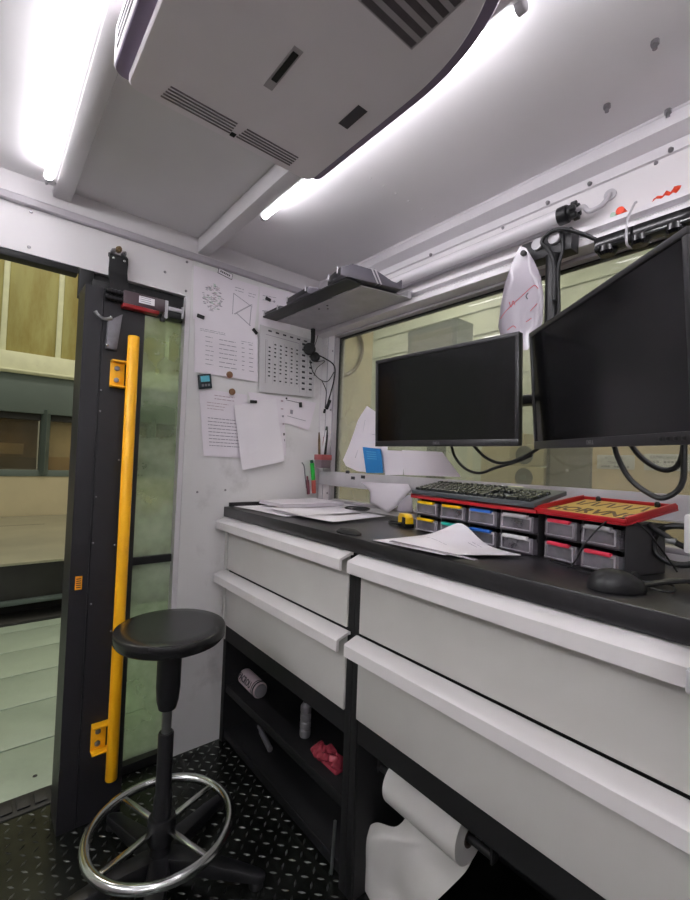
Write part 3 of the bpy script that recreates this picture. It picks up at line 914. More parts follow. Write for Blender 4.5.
prof = [(0, 0), (.018, 0)]
for k in range(4): prof += [(.020, .006+k*.028), (.020, .024+k*.028), (.016, .029+k*.028)]
prof += [(.010, .122), (0, .122)]
mb = MB(); mb.lathe(prof, Xb, 24); mb.build('body', M['grey'], t)
mb = MB(); mb.lathe([(0, .12), (.010, .12), (.010, .142), (.004, .148), (0, .148)], Xb, 20); mb.build('cap', M['black'], t)
mb = MB()
for k in range(7):
    a = random.uniform(0, 6.28)
    c = V((.645+k*.016, -.415+random.uniform(-.02, .02), .265+random.uniform(0, .012)))
    mb.box((-.016, -.022, -.011), (.016, .022, .011), .007, X=Matrix.Translation(c) @ Euler((random.uniform(-.8, .8), random.uniform(-.6, .6), a)).to_matrix().to_4x4())
mb.box((.635, -.44, .2435), (.76, -.39, .26), .006)
tag(mb.build('foil_packet', M['pinkbag']), 'crumpled red foil packet at the right end of the open shelf', 'packet')
mb = MB(); mb.cyl((.15, -.36, .060), (.28, -.39, .060), .0115, n=16, bev=.003); mb.cyl((.146, -.359, .06), (.11, -.351, .06), .008, n=12)
tag(mb.build('glue_tube', M['grey']), 'thin grey tube lying on the lowest shelf under the drawers', 'tube')
mb = MB(); mb.cyl((.815, -.489, .012), (.818, -.484, .165), .005, n=12)
tag(mb.build('metal_rod', M['steel']), 'short thin steel rod upright in front of the lower shelf, right end', 'rod')

# paper roll hanging under the right cabinet
t = thing('paper_roll', 'white paper roll hanging under the right cabinet with a long loose end', 'paper roll', (1.07, -.41, .37))
yr, zr, rr = -.40, .345, .060
mb = MB()
mb.lathe([(.022, 0), (rr, 0), (rr, .24), (.022, .24), (.022, 0)], axes((.985, yr, zr), (0, 0, 1), (0, 1, 0), (1, 0, 0)), 44); mb.build('roll', M['roll'], t)
mb = MB(); mb.lathe([(.018, -.001), (.0225, -.001), (.0225, .241), (.018, .241), (.018, -.001)], axes((.985, yr, zr), (0, 0, 1), (0, 1, 0), (1, 0, 0)), 28); mb.build('core', M['cork'], t)
mb = MB(); mb.cyl((.91, yr, zr), (1.295, yr, zr), .010, n=16); mb.box((.915, yr-.012, zr-.012), (.921, yr+.012, .443)); mb.box((1.287, yr-.012, zr-.012), (1.293, yr+.012, .443)); mb.build('holder', M['dark2'], t)
top0, top1 = V((.985, yr+.02, zr-rr*.9)), V((1.225, yr+.02, zr-rr*.9))
ctl = [(top0, top1), (V((1.0, yr+.03, .25)), V((1.21, yr+.02, .25))), (V((.985, yr+.0, .215)), V((1.19, yr-.0, .215))), (V((.925, yr-.02, .198)), V((1.165, yr-.03, .175))), (V((.892, yr-.03, .15)), V((1.13, yr-.04, .115))), (V((.884, yr-.03, .07)), V((1.10, yr-.04, .05))), (V((.88, yr-.03, .004)), V((1.07, yr-.08, .004)))]
La = catmull([q[0] for q in ctl], 6); Lb = catmull([q[1] for q in ctl], 6)
def fr(u, v):
    k = u*(len(La)-1); i = min(int(k), len(La)-2); f = k-i
    a = La[i].lerp(La[i+1], f); b = Lb[i].lerp(Lb[i+1], f)
    p_ = a.lerp(b, v); w = math.sin(PI*u)
    p_ += V((0, -.018*math.sin(2.5*PI*v)*w, .012*math.sin(PI*v)*w))
    return p_
mb = MB(); mb.sheet(fr, 40, 14, .0008); mb.build('loose_end', M['roll'], t, sharp=80)
mb = MB(); c = V((.985, -.30, .436)); mb.box((.955, -.42, .434), (.985, -.405, .4425), .001)
tag(mb.build('cable_clip', M['white']), 'tiny white clip under the right cabinet left of the paper roll', 'clip')

# ================================================================== WALL PAPERS AND MAGNETS
def W(x, y, l=.004): 
    p_ = H(x, y, 0, .003); p_.x = l; return p_
def wall_paper(name, corners, lift, prints, label, curl=0., group='papers on the left wall', m=None, cat='paper'):
    """corners: top-left, top-right, bottom-right, bottom-left in the photo"""
    a, b, c, d = [W(*q, lift) for q in corners]
    g = bil(a, b, c, d)
    def f(u, v):
        p_ = g(u, v)
        p_.x += curl*(v**2)*.6 + abs(curl)*.25*(u-.5)**2 + .0012*math.sin(7*u+3*v)
        return p_
    mb = MB(); mb.sheet(f, 14, 14, .0008, prints, flip=1 if (g(1, 0)-g(0, 0)).cross(g(0, 1)-g(0, 0)).x > 0 else -1)
    return tag(mb.build(name, [m or M['paper'], M['ink'], M['inkd'], M['inkl'], M['inkred'], M['inkgreen'], M['inkpink']], sharp=80), label, cat, group)
def lines(u0, u1, v0, v1, n, mi=1, h=.012, ragged=.25, words=True):
    out = []
    for k in range(n):
        v = v0+(v1-v0)*k/max(1, n-1)
        u = u0; end = u1-random.random()*ragged*(u1-u0)
        while u < end-.01:
            w = random.uniform(.03, .11) if words else end-u
            out.append((u, v, min(u+w, end), v+h, mi)); u += w+.013
    return out
# drawing sheet: hatched round shape, a trapezoid with a diagonal
pr = []
for k in range(130):
    a = random.uniform(0, 6.28); r = math.sqrt(random.random())
    u = .27+.15*r*math.cos(a); v = .50+.27*r*math.sin(a)
    pr.append((u, v, u+random.uniform(.02, .05), v+.012, random.choice((3, 3, 5, 6, 3))))
for k in range(16):
    f = k/15; pr.append((.60+.002, .30+.42*f, .612, .325+.42*f, 3))
    pr.append((.60+.30*f, .30+.30*f*.6, .625+.30*f, .312+.30*f*.6, 3)); pr.append((.63+.26*f, .72-.28*f, .66+.26*f, .735-.28*f, 3))
    pr.append((.90, .50+.38*f, .912, .53+.38*f, 3)); pr.append((.66+.24*f, .70+.2*f, .685+.24*f, .712+.2*f, 3))
pr += lines(.62, .78, .16, .22, 2, 3) + lines(.84, .97, .2, .26, 2, 3)
wall_paper('drawing_sheet', ((193.5, 265.5), (258.5, 287), (254, 331), (192.5, 319)), .005, pr, 'faint drawing sheet with a hatched round shape, top left of the wall papers', .004)
pr = lines(.1, .6, .2, .3, 2, 3)+[(.45, .28, .5, .33, 3), (.1, .55, .5, .57, 3)]
wall_paper('paper_sheet', ((259.5, 286), (290, 292.5), (290, 330), (258, 330)), .0045, pr, 'blank looking sheet partly hidden behind the overhead shelf', .002)
# printed list
pr = lines(.08, .50, .17, .2, 2, 1, .008) + lines(.72, .97, .26, .28, 1, 1, .008)
for k in range(7):
    v = .30+k*.085
    pr += lines(.16, .29, v, v, 1, 1, .010) + lines(.37, .66, v+.005, v+.005, 1, 1, .012, .1) + lines(.73, .78, v, v, 1, 1, .012) + lines(.85, .93, v, v, 1, 1, .012)
wall_paper('list_sheet', ((194, 318.5), (256.5, 331), (257, 382), (193.5, 372)), .009, pr, 'landscape printed list in a clear sleeve above the round copper magnets', .004)
# calendar like board
pr = [(.10, .12, .70, .128, 1), (.72, .03, .725, .95, 3), (.86, .03, .865, .95, 3), (.10, .20, .105, .86, 2), (.70, .12, .705, .86, 3)]
for i in range(6):
    pr.append((.13+i*.10, .20, .134+i*.10, .86, 3))
    pr.append((.14+i*.13, .045, .20+i*.13, .07, 2))
    for j in range(10):
        if (i+2*j) % 9: pr.append((.15+i*.10, .235+j*.062, .15+i*.10+.035, .235+j*.062+.022, 2))
for j in range(9):
    pr.append((.76, .10+j*.095, .82, .135+j*.095, 2)); pr.append((.90, .10+j*.095, .96, .13+j*.095, 2))
    pr.append((.73, .08+j*.095, .99, .084+j*.095, 3))
wall_paper('schedule_board', ((258.5, 325), (313, 341), (312, 397.5), (257.5, 392)), .016, pr, 'grid schedule sheet with rows of dark marks under the overhead shelf', .0, cat='schedule', m=mat('grey_paper', 'c4c1c3', .7, noise=.03))
# letter
pr = lines(.30, .85, .07, .12, 2, 6) + lines(.14, .60, .19, .28, 3, 6, .010) + lines(.14, .95, .42, .83, 9, 1, .011, .12)
wall_paper('letter_sheet', ((198.5, 388), (247, 395), (246, 458), (203, 456)), .0055, pr, 'printed letter with close lines of text below the blue timer', .006)
wall_paper('handwritten_sheet', ((247, 392), (283, 397), (285, 455), (270, 460)), .0105, [(.90, .06, .97, .09, 6), (.88, .2, .96, .22, 6), (.9, .32, .97, .35, 1), (.9, .45, .95, .48, 6), (.9, .62, .97, .66, 2), (.92, .72, .96, .76, 1)], 'pinkish sheet showing along the right side of the blank white sheet', .005)
wall_paper('blank_sheet', ((232.5, 406), (274, 398.5), (281.5, 461), (239.5, 470)), .018, [], 'blank white sheet hanging foremost and lowest on the left wall', .022, m=M['paperw'])
wall_paper('tilted_note', ((283.5, 396), (315.5, 403), (308, 430.5), (284, 423)), .007, [(.06, .12, .5, .14, 2), (.2, .45, .3, .6, 3), (.1, .7, .8, .72, 3)], 'small tilted note at the lower right of the wall papers', .004)
for i, (q, r_, lab) in enumerate((((228.5, 375), .0145, 'upper of two round copper magnets, on the printed list edge'), ((231, 392), .0145, 'lower of two round copper magnets, above the letter'))):
    c = W(*q, .015); mb = MB(); mb.cyl(c-V((.004, 0, 0)), c+V((.004, 0, 0)), r_, n=28, bev=.0015)
    tag(mb.build('round_magnet', M['copper']), lab, 'magnet', 'round copper magnets')
for q, w, h, ang, l, lab in (((200, 317), .032, .016, -8, .012, 'black bar magnet at the left edge of the printed list'),
                          ((253.5, 332), .030, .015, -40, .018, 'slanted black bar magnet between the list and the schedule'),
                          ((267.5, 299.5), .028, .015, -12, .010, 'black bar magnet on the half hidden sheet near the shelf'),
                          ((251.5, 402), .034, .014, 3, .024, 'black clip magnet at the top of the blank white sheet'),
                          ((299.5, 405), .016, .026, 8, .013, 'black upright magnet on the tilted note'),
                          ((285.5, 398.5), .008, .008, 0, .013, 'tiny black dot magnet at the left corner of the tilted note')):
    c = W(*q, l)
    X = Matrix.Translation(c) @ Matrix.Rotation(math.radians(ang), 4, 'X')
    mb = MB(); mb.box((-.004, -w/2, -h/2), (.003, w/2, h/2), .002, X=X)
    tag(mb.build('bar_magnet', M['black']), lab, 'magnet', 'small black magnets')
c = W(225, 274, .0075); X = Matrix.Translation(c) @ Matrix.Rotation(math.radians(-10), 4, 'X')
mb = MB(); mb.box((-.001, -.032, -.011), (.001, .032, .011), .0005, X=X); mb.m(2).box((-.0012, -.034, -.013), (.0004, .034, .013), .0003, X=X); mb.m(1)
for k in range(6): mb.box((.001, -.024+k*.008, -.004), (.0014, -.019+k*.008, .004), X=X)
tag(mb.build('label_strip', [M['paperw'], M['inkd'], M['black']]), 'small white name strip at the top of the drawing sheet', 'label')
t = thing('pocket_timer', 'small dark blue timer with a teal screen beside the copper magnets', 'timer', W(204, 390, .006))
tl, tr_, brr, bl = [W(*q, .006) for q in ((197, 375), (209.5, 374), (211, 388.5), (198.5, 389.5))]
mb = MB(); mb.hull([tl, tr_, brr, bl], [q+V((.012, 0, 0)) for q in (tl, tr_, brr, bl)], .002); mb.build('case', M['devblue'], t)
g = bil(tl, tr_, brr, bl)
mb = MB(); mb.hull([g(.15, .12)+V((.011, 0, 0)), g(.85, .12)+V((.011, 0, 0)), g(.85, .52)+V((.011, 0, 0)), g(.15, .52)+V((.011, 0, 0))], [g(*q)+V((.013, 0, 0)) for q in ((.15, .12), (.85, .12), (.85, .52), (.15, .52))]); mb.build('screen', M['lcd'], t)
for k in range(3):
    mb = MB(); u = .18+k*.24; mb.hull([g(*q)+V((.011, 0, 0)) for q in ((u, .68), (u+.17, .68), (u+.17, .84), (u, .84))], [g(*q)+V((.0135, 0, 0)) for q in ((u, .68), (u+.17, .68), (u+.17, .84), (u, .84))]); mb.build('button', M['grey'], t)

# ================================================================== OVERHEAD SHELF
ZS = 1.90
t = thing('overhead_shelf', 'grey sheet steel shelf above the window in the corner', 'shelf', (.33, -.15, ZS))
mb = MB()
mb.hull([V(q) for q in ((.02, -.285, ZS), (.615, -.285, ZS), (.665, -.058, ZS), (.02, -.058, ZS))], [V(q) for q in ((.02, -.285, ZS+.003), (.615, -.285, ZS+.003), (.665, -.058, ZS+.003), (.02, -.058, ZS+.003))])
mb.box((.02, -.06, ZS), (.665, -.057, ZS+.03))
mb.m(1)
for q in ((.30, -.25), (.33, -.225), (.36, -.25)): mb.cyl((*q, ZS+.001), (*q, ZS-.002), .004, n=10)
mb.build('plate', [M['galv'], M['inkd']], t)
mb = MB(); mb.box((.004, -.362, ZS+.003), (.62, -.285, ZS+.011), .003); mb.build('black_lip', M['black'], t)
mb = MB(); mb.box((.60, -.075, ZS+.003), (.66, -.056, ZS+.03), .003); mb.build('fixing_lug', M['lgrey'], t)
def binbox(x0, x1, y0, y1, h0, h1, rot, label, tie=False):
    X = RZ((x0, y0, ZS+.0115), rot)
    w, d = x1-x0, y1-y0
    t = thing('storage_tray', label, 'tray', group='dark trays on the overhead shelf', X=X)
    mb = MB()
    mb.hull([V((0, 0, 0)), V((w, 0, 0)), V((w, d, 0)), V((0, d, 0))], [V((0, 0, h0)), V((w, 0, h0)), V((w, d, h1)), V((0, d, h1))], .003)
    mb.build('tray', M['binplastic'], t, local=True)
    mb = MB(); mb.box((.004, -.003, .004), (w-.004, .001, h0-.006), .001); mb.build('front', M['black'], t, local=True)
    for xx in (.006, w-.016):
        mb = MB(); mb.box((xx, -.006, h0-.018), (xx+.009, -.002, h0+.003), .001); mb.build('catch', M['lgrey'], t, local=True)
    if tie:
        for dy in (.10, .125):
            mb = MB(); mb.box((w*.1, dy, -.001), (w+.002, dy+.005, h1+.004)); mb.build('strap', M['lgrey'], t, local=True)
    return t
binbox(.01, .15, -.358, -.27, .014, .024, 0, 'leftmost and lowest dark tray on the overhead shelf')
binbox(.21, .39, -.36, -.24, .028, .04, -4, 'middle dark tray with a sloped grey top on the overhead shelf')
# largest one: sloped side towards the room
X = RZ((.50, -.355, ZS+.0115), -14)
t = thing('storage_tray', 'largest dark tray at the right end of the overhead shelf', 'tray', group='dark trays on the overhead shelf', X=X)
w = .12
mb = MB()
A_ = [(0, 0), (0, .03), (.045, .052), (.15, .048), (.215, .024), (.245, .021), (.255, .038), (.26, .038), (.26, 0)]
mb.prism(A_, 0, w, axis=0, bev=.002); mb.build('tray', M['binplastic'], t, local=True)
mb = MB(); mb.box((.004, -.003, .003), (w-.004, .001, .03), .001); mb.build('front', M['black'], t, local=True)  # front coloured black to stand for the shade on this face
for yy in (.15, .165):
    mb = MB(); mb.prism([(yy, .0), (yy+.005, .0), (yy-.025, .055), (yy-.031, .055)], .1, w+.002, axis=0); mb.build('strap', M['lgrey'], t, local=True)
for xx in (.008, .09):
    mb = MB(); mb.box((xx, -.006, .015), (xx+.009, -.002, .04), .001); mb.build('catch', M['lgrey'], t, local=True)

# headset hanging below the shelf
t = thing('headset', 'black headset hanging by its cord under the overhead shelf', 'headset', (.05, -.09, 1.74))
HP = lambda x, y, xx=.055: H(x, y, 0, xx) if x < 318.5 else H(x, y, 1, -.035)
mb = MB(); mb.tube([HP(313, 329), HP(313, 338), HP(312, 347), HP(311, 352)], .011, 10); mb.build('headband', M['blackm'], t)
for q, r_ in (((309.5, 349), .030), ((315, 357), .024)):
    mb = MB(); c = HP(*q); d = V((.7, -.7, .1)).normalized(); mb.cyl(c-d*.014, c+d*.014, r_, n=26, bev=.007); e = mb.build('ear_cup', M['blackm'], t)
    mb = MB(); mb.cyl(c+d*.012, c+d*.017, r_*.45, n=20, bev=.002); mb.build('cap', M['blackm'], e)
mb = MB(); mb.tube([HP(316, 354), HP(324, 358), HP(332, 363), HP(335, 369), HP(334, 380), HP(331, 392), HP(328, 402)], .0035, 8); mb.tube([HP(310, 360), HP(313, 372), HP(321, 380), HP(328, 381), HP(334, 372)], .0022, 8)
mb.tube([HP(322, 381), HP(326, 390), HP(326, 398), HP(325, 408)], .0022, 8); mb.tube([HP(316, 362), HP(325, 361), HP(317, 368), HP(314, 376)], .0016, 8)
mb.tube([HP(318, 335), HP(316, 342), HP(313, 350)], .0016, 8)
mb.build('cord', M['blackm'], t)
mb = MB(); mb.cyl(HP(330, 400), HP(326.5, 409), .0085, n=12, bev=.002); mb.cyl(HP(325, 409), HP(324, 413), .006, n=10); mb.build('plug', M['blackm'], t)

# ================================================================== MONITORS
mp = thing('monitor_mount', 'black monitor pole with clamp bracket and arms behind the screens', 'mount', (1.21, -.08, 1.35))
mb = MB(); mb.cyl((1.245, -.095, 1.36), (1.245, -.095, 1.865), .020, n=24, bev=.002); mb.build('pole', M['black'], mp)
mb = MB(); mb.box((1.15, -.105, 1.862), (1.30, -.0555, 1.925), .003); mb.build('clamp', M['dark'], mp)
for x in (1.205, 1.255):
    mb = MB(); c = V((x, -.105, 1.905)); mb.cyl(c, c-V((0, .012, 0)), .017, n=24, bev=.002); mb.build('knob', M['lgrey'], mp)
mb = MB(); mb.box((1.02, -.12, 1.43), (1.26, -.07, 1.46), .006); mb.box((1.0, -.22, 1.432), (1.035, -.08, 1.458), .005); mb.box((.96, -.252, 1.40), (1.06, -.23, 1.49), .003); mb.build('arm', M['black'], mp)
mb = MB(); mb.box((1.19, -.11, 1.43), (1.40, -.085, 1.46), .006); mb.box((1.385, -.30, 1.432), (1.415, -.085, 1.458), .005); mb.build('arm', M['black'], mp)
mb = MB(); mb.tube([(1.275, -.11, 1.92), (1.28, -.115, 1.86), (1.27, -.118, 1.80), (1.275, -.115, 1.70), (1.27, -.115, 1.60)], .005, 8); mb.build('cable', M['black'], mp)

def monitor(BL, ex, ez, w, h, label, logo):
    ex, ez = V(ex).normalized(), V(ez).normalized()
    n = ex.cross(ez).normalized()   # towards the viewer
    ez = n.cross(ex).normalized()
    t = thing('monitor', label, 'monitor', X=axes(BL, ex, ez, n), group='computer monitors')
    bw, bb = .011, .019
    mb = MB(); mb.box((0, 0, -.022), (w, h, -.003), .004)
    mb.box((w*.18, h*.2, -.05), (w*.82, h*.82, -.022), .012); mb.build('casing', M['black'], t, local=True)
    mb = MB()
    mb.box((0, 0, -.004), (w, bb, .002), .0015); mb.box((0, h-bw, -.004), (w, h, .002), .0015)
    mb.box((0, bb, -.004), (bw, h-bw, .002), .0015); mb.box((w-bw, bb, -.004), (w, h-bw, .002), .0015)
    mb.build('bezel', M['bezel'], t, local=True)
    mb = MB(); mb.box((bw, bb, -.004), (w-bw, h-bw, -.001)); mb.build('screen', M['screen'], t, local=True)
    mb = MB(); mb.text(logo, .012, Matrix.Translation((w/2, bb/2, .0021)), .0004); mb.build('logo', M['grey'], t, local=True)
    for k in range(4):
        mb = MB(); mb.box((w-.028-k*.016, bb*.35, .002), (w-.02-k*.016, bb*.65, .0032), .0005); mb.build('button', M['black'], t, local=True)
    return t
monitor((.74, -.300, 1.297), (.52, .017, .0005), (0, -.013, .296), .519, .297, 'left black monitor, squarely facing the room', 'DELL')
monitor((1.285, -.251, 1.292), (.398, -.341, -.010), (-.009, -.024, .298), .540, .299, 'right black monitor, turned edge on towards the camera', 'DELL')
# cables below the monitors
mb = MB(); Y = -.20
mb.tube([H(*q, 1, Y) for q in ((450, 440), (455, 457), (466, 469), (480, 473), (495, 468), (515, 462), (532, 455))], .0045, 10)
mb.tube([H(*q, 1, Y-.01) for q in ((472, 444), (485, 457), (500, 463), (517, 460), (536, 450), (548, 440))], .0045, 10)
tag(mb.build('monitor_cable', M['black']), 'black cable pair drooping below the left monitor', 'cable', 'cables below the monitors')
mb = MB()
mb.tube([H(*q, 1, -.30) for q in ((613, 440), (618, 458), (630, 479), (648, 493), (662, 498), (676, 492), (683, 480), (684, 460), (684, 436))], .0055, 10)
tag(mb.build('monitor_cable', M['black']), 'black cable in a deep loop below the right monitor', 'cable', 'cables below the monitors')
mb = MB()
mb.tube([H(*q, 1, -.29) for q in ((628, 440), (638, 454), (650, 464), (664, 470), (676, 467), (682, 456), (684, 440))], .0055, 10)
tag(mb.build('monitor_cable', M['black']), 'black cable in a shallow loop below the right monitor', 'cable', 'cables below the monitors')

# power strip on the rail
t = thing('power_strip', 'glossy black power strip tied to the rail above the right monitor', 'power strip', (1.5, -.08, 1.86))
mb = MB(); A_, B_ = V((1.31, -.072, 1.868)), V((1.78, -.072, 1.868))
mb.box((1.355, -.10, 1.832), (1.84, -.058, 1.872), .008); mb.build('body', mat('gloss_black', '101014', .12, noise=.03), t)
for k in range(6):
    mb = MB(); c = V((1.385+k*.075, -.08, 1.828)); mb.lathe([(0, -.008), (.018, -.008), (.024, 0), (.024, .014), (0, .014)], Matrix.Translation(c), 22); mb.build('socket', mat('gloss_black', '101014', .12, noise=.03) if k == 0 else t.children[1].data.materials[0], t)
mb = MB(); mb.tube([(1.37, -.08, 1.86), (1.335, -.10, 1.888), (1.285, -.125, 1.915), (1.245, -.125, 1.918), (1.225, -.125, 1.90), (1.245, -.123, 1.87), (1.262, -.122, 1.82), (1.264, -.12, 1.72)], .0055, 10); mb.build('cord', M['black'], t)
mb = MB()
pts = [V((1.44, -.048, 1.955)), V((1.44, -.062, 1.945)), V((1.44, -.105, 1.89)), V((1.44, -.112, 1.86)), V((1.44, -.108, 1.822)), V((1.44, -.062, 1.83)), V((1.44, -.052, 1.88))]
mb.tube(pts, .003, 8)
tag(mb.build('cable_tie', M['lgrey']), 'pale cable tie looped round the black power strip', 'cable tie')
# orange tape scrap
mb = MB()
rng = random.Random(3)
pts = [(652, 204, 1), (656, 198, 4), (661, 199, 6), (665, 194, 7), (669, 196, 8), (673, 191, 9), (676, 190, 9), (680, 187, 3)]
La_ = [H(x, y+h*.5, 1, -.03-.01*(k % 2)) for k, (x, y, h) in enumerate(pts)]
Lb_ = [H(x+1.5, y-h*.5, 1, -.022-.012*((k+1) % 2)) for k, (x, y, h) in enumerate(pts)]
for L_ in (La_,):
    for q in L_: q.z = max(q.z, 1.95)
for a, b in zip(La_, Lb_): b.z = max(b.z, a.z+.004)
def ft(u, v):
    k = u*(len(La_)-1); i_ = min(int(k), len(La_)-2); f = k-i_
    return La_[i_].lerp(La_[i_+1], f).lerp(Lb_[i_].lerp(Lb_[i_+1], f), v)
mb.sheet(ft, 21, 3, .0012)
tag(mb.build('tape_scrap', M['orange_tape'], sharp=30), 'crumpled orange red tape scrap on top of the window rail', 'tape')

# pointed plastic sheet with red pen marks
mb = MB()
out = [(520, 246), (526, 248), (533, 260), (539, 275), (541.5, 295), (541, 318), (537, 335), (527, 350), (512, 350), (499, 335), (496, 326), (499, 305), (504, 283), (511, 265)]
ctr = (519, 305)
Yp = -.135
def lf(q, k=1., dy=0.): 
    x = ctr[0]+(q[0]-ctr[0])*k; y = ctr[1]+(q[1]-ctr[1])*k
    p_ = H(x, y, 1, Yp); p_.y += -.03*abs((x-519)/22)**2*-.4+dy; return p_
t2 = bmesh.new()
F = [[t2.verts.new(lf(q, k, -.0008)) for q in out] for k in (1, .66, .33)]
Bk = [[t2.verts.new(lf(q, k, .0008)) for q in out] for k in (1, .66, .33)]
cf, cb = t2.verts.new(lf(ctr, 1, -.0008)), t2.verts.new(lf(ctr, 1, .0008))
n = len(out)
for R_, cc in ((F, cf), (Bk, cb)):
    for a, b in zip(R_, R_[1:]):
        for i in range(n): t2.faces.new((a[i], a[(i+1) % n], b[(i+1) % n], b[i]))
    for i in range(n): t2.faces.new((R_[-1][i], R_[-1][(i+1) % n], cc))
for i in range(n): t2.faces.new((F[0][i], Bk[0][i], Bk[0][(i+1) % n], F[0][(i+1) % n]))
bmesh.ops.recalc_face_normals(t2, faces=t2.faces[:])
mb.merge(t2)
mb.m(1)
for path in (((499, 318), (505, 311), (512, 305), (520, 298), (530, 288), (534, 285), (537, 288)), ((509, 302), (511, 307), (513, 301), (515, 305)), ((507, 330), (513, 326), (516, 328)), ((530, 311), (536, 303)), ((526, 322), (531, 318))):
    mb.tube([lf(q, 1, -.0012) for q in path], .0011, 6)
mb.m(2).tube([lf(q, 1, -.0012) for q in ((528, 293), (526, 296), (527.5, 299))], .0013, 6)
sl = thing('plastic_sheet', 'pointed clear plastic covered sheet with red pen lines hanging left of the mount', 'sheet', H(519, 340, 1, Yp))
mb.build('sheet', [M['sleeve'], M['inkred'], M['inkd']], sl, sharp=80)
mb = MB(); c = H(524.5, 254, 1, Yp); mb.cyl(c, c-V((0, .012, 0)), .008, n=16, bev=.001); mb.cyl(c+V((0, .08, 0)), c, .003, n=8); mb.build('pin', M['black'], sl)

# ================================================================== LEDGE BAR, PAPERS AND PENS AT THE WINDOW
mb = MB(); mb.box((.034, -.016, 1.125), (XE, -.012, 1.19), .001); mb.box((.034, -.012, 1.125), (.05, .0, 1.19)); mb.box((.034, -.03, 1.122), (XE, -.012, 1.125), .001)
mb.m(1)
for q in ((347.5, 472), (353, 478), (363, 477)):
    c = H(*q, 1, -.016); mb.box(c-V((.014, .001, .007)), c+V((.014, .002, .007)), .001)
tag(mb.build('window_bar', [mat('dull_aluminium', 'bab6ba', .42, 0., noise=.08, scale=12), M['inkd']]), 'flat pale metal bar with slots across the bottom of the window', 'bar')
BW = lambda x, y, yy=-.022: H(x, y, 1, yy)
def win_sheet(name, corners, yy, label, bend=.0, prints=(), m=None, cat='paper', group='papers behind the window bar', th=.0008):
    a, b, c, d = [BW(*q, yy) for q in corners]
    g = bil(a, b, c, d)
    def f(u, v):
        p_ = g(u, v); p_.y += bend*math.sin(PI*u)*(1-.4*v)-abs(bend)*.0; return p_
    s = 1 if (g(1, 0)-g(0, 0)).cross(g(0, 1)-g(0, 0)).y < 0 else -1
    mb = MB(); mb.sheet(f, 10, 12, th, prints, flip=s)
    return tag(mb.build(name, [m or M['paper'], M['ink'], M['inkl'], M['inkd']], sharp=80), label, cat, group)
def poly_sheet(name, out, yy, label, bulge=0., m=None, group='papers behind the window bar', lines_=()):
    cx, cy = sum(q[0] for q in out)/len(out), sum(q[1] for q in out)/len(out)
    pts = [(q[0], q[1]) for q in out]
    def P(q, k, dy):
        p_ = BW(cx+(q[0]-cx)*k, cy+(q[1]-cy)*k, yy); p_.y += -bulge*(1-k*k)+dy; return p_
    t2 = bmesh.new(); n = len(pts); sides = []
    for dy in (-.0006, .0006):
        R_ = [[t2.verts.new(P(q, k, dy)) for q in pts] for k in (1, .75, .5, .25)]; c_ = t2.verts.new(P((cx, cy), 1, dy) if 0 else P((cx, cy), 0, dy))
        for a, b in zip(R_, R_[1:]):
            for i in range(n): t2.faces.new((a[i], a[(i+1) % n], b[(i+1) % n], b[i]))
        for i in range(n): t2.faces.new((R_[-1][i], R_[-1][(i+1) % n], c_))
        sides.append(R_[0])
    for i in range(n): t2.faces.new((sides[0][i], sides[1][i], sides[1][(i+1) % n], sides[0][(i+1) % n]))
    bmesh.ops.recalc_face_normals(t2, faces=t2.faces[:])
    mb = MB(); mb.merge(t2); mb.m(1)
    for ln in lines_: mb.tube([P(q, .999, -.0012-bulge*.6) for q in ln], .0012, 6)
    return tag(mb.build(name, [m or M['paper'], M['inkl']], sharp=80), label, 'paper', group)
poly_sheet('pointed_paper', ((367, 406), (363, 412), (358, 420), (354, 432), (349, 446), (343, 460), (346, 466), (357, 471), (372, 473), (386, 473), (388, 440), (386, 420), (376, 412)), -.004, 'white pointed sheet standing up behind the blue booklet', .006, None, 'papers behind the window bar', (((366, 420), (362, 440), (356, 458)), ((364, 432), (380, 436))))
win_sheet('folded_paper', ((383, 450), (404, 451), (403, 475), (385, 475)), -.008, 'crumpled white paper just right of the blue booklet', .006)
win_sheet('folded_paper', ((402, 450), (442, 452), (461, 477), (404, 475)), -.010, 'widest white paper behind the bar, below the left monitor', .010)
poly_sheet('hanging_paper', ((361, 482), (366, 486), (370, 492), (370, 503), (378, 507), (388, 513), (396, 507), (404, 498), (411, 489), (408, 484)), -.035, 'white paper hanging below the window bar behind the tape measure', .010)
poly_sheet('curled_paper', ((396, 511), (398, 504), (402, 499), (408, 495), (412, 494), (413, 512), (404, 514)), -.060, 'small grey white curled sheet left of the drawer organizer', .008, M['sleeve'])
a, b, c, d = [BW(*q, -.018) for q in ((363.5, 447), (381, 449), (383.5, 473), (367, 473))]
mb = MB(); mb.hull([a, b, c, d], [q-V((0, .006, 0)) for q in (a, b, c, d)], .001); g = bil(a, b, c, d); mb.m(1)
for k in range(4): mb.hull([g(.2, .15+k*.09)-V((0, .006, 0)), g(.75, .15+k*.09)-V((0, .006, 0)), g(.75, .18+k*.09)-V((0, .006, 0)), g(.2, .18+k*.09)-V((0, .006, 0))], [q-V((0, .0066, 0)) for q in (g(.2, .15+k*.09), g(.75, .15+k*.09), g(.75, .18+k*.09), g(.2, .18+k*.09))])
tag(mb.build('booklet', [M['blue'], mat('pale_blue_print', '5aa6d4', .5, noise=0)]), 'small bright blue booklet standing behind the window bar', 'booklet')

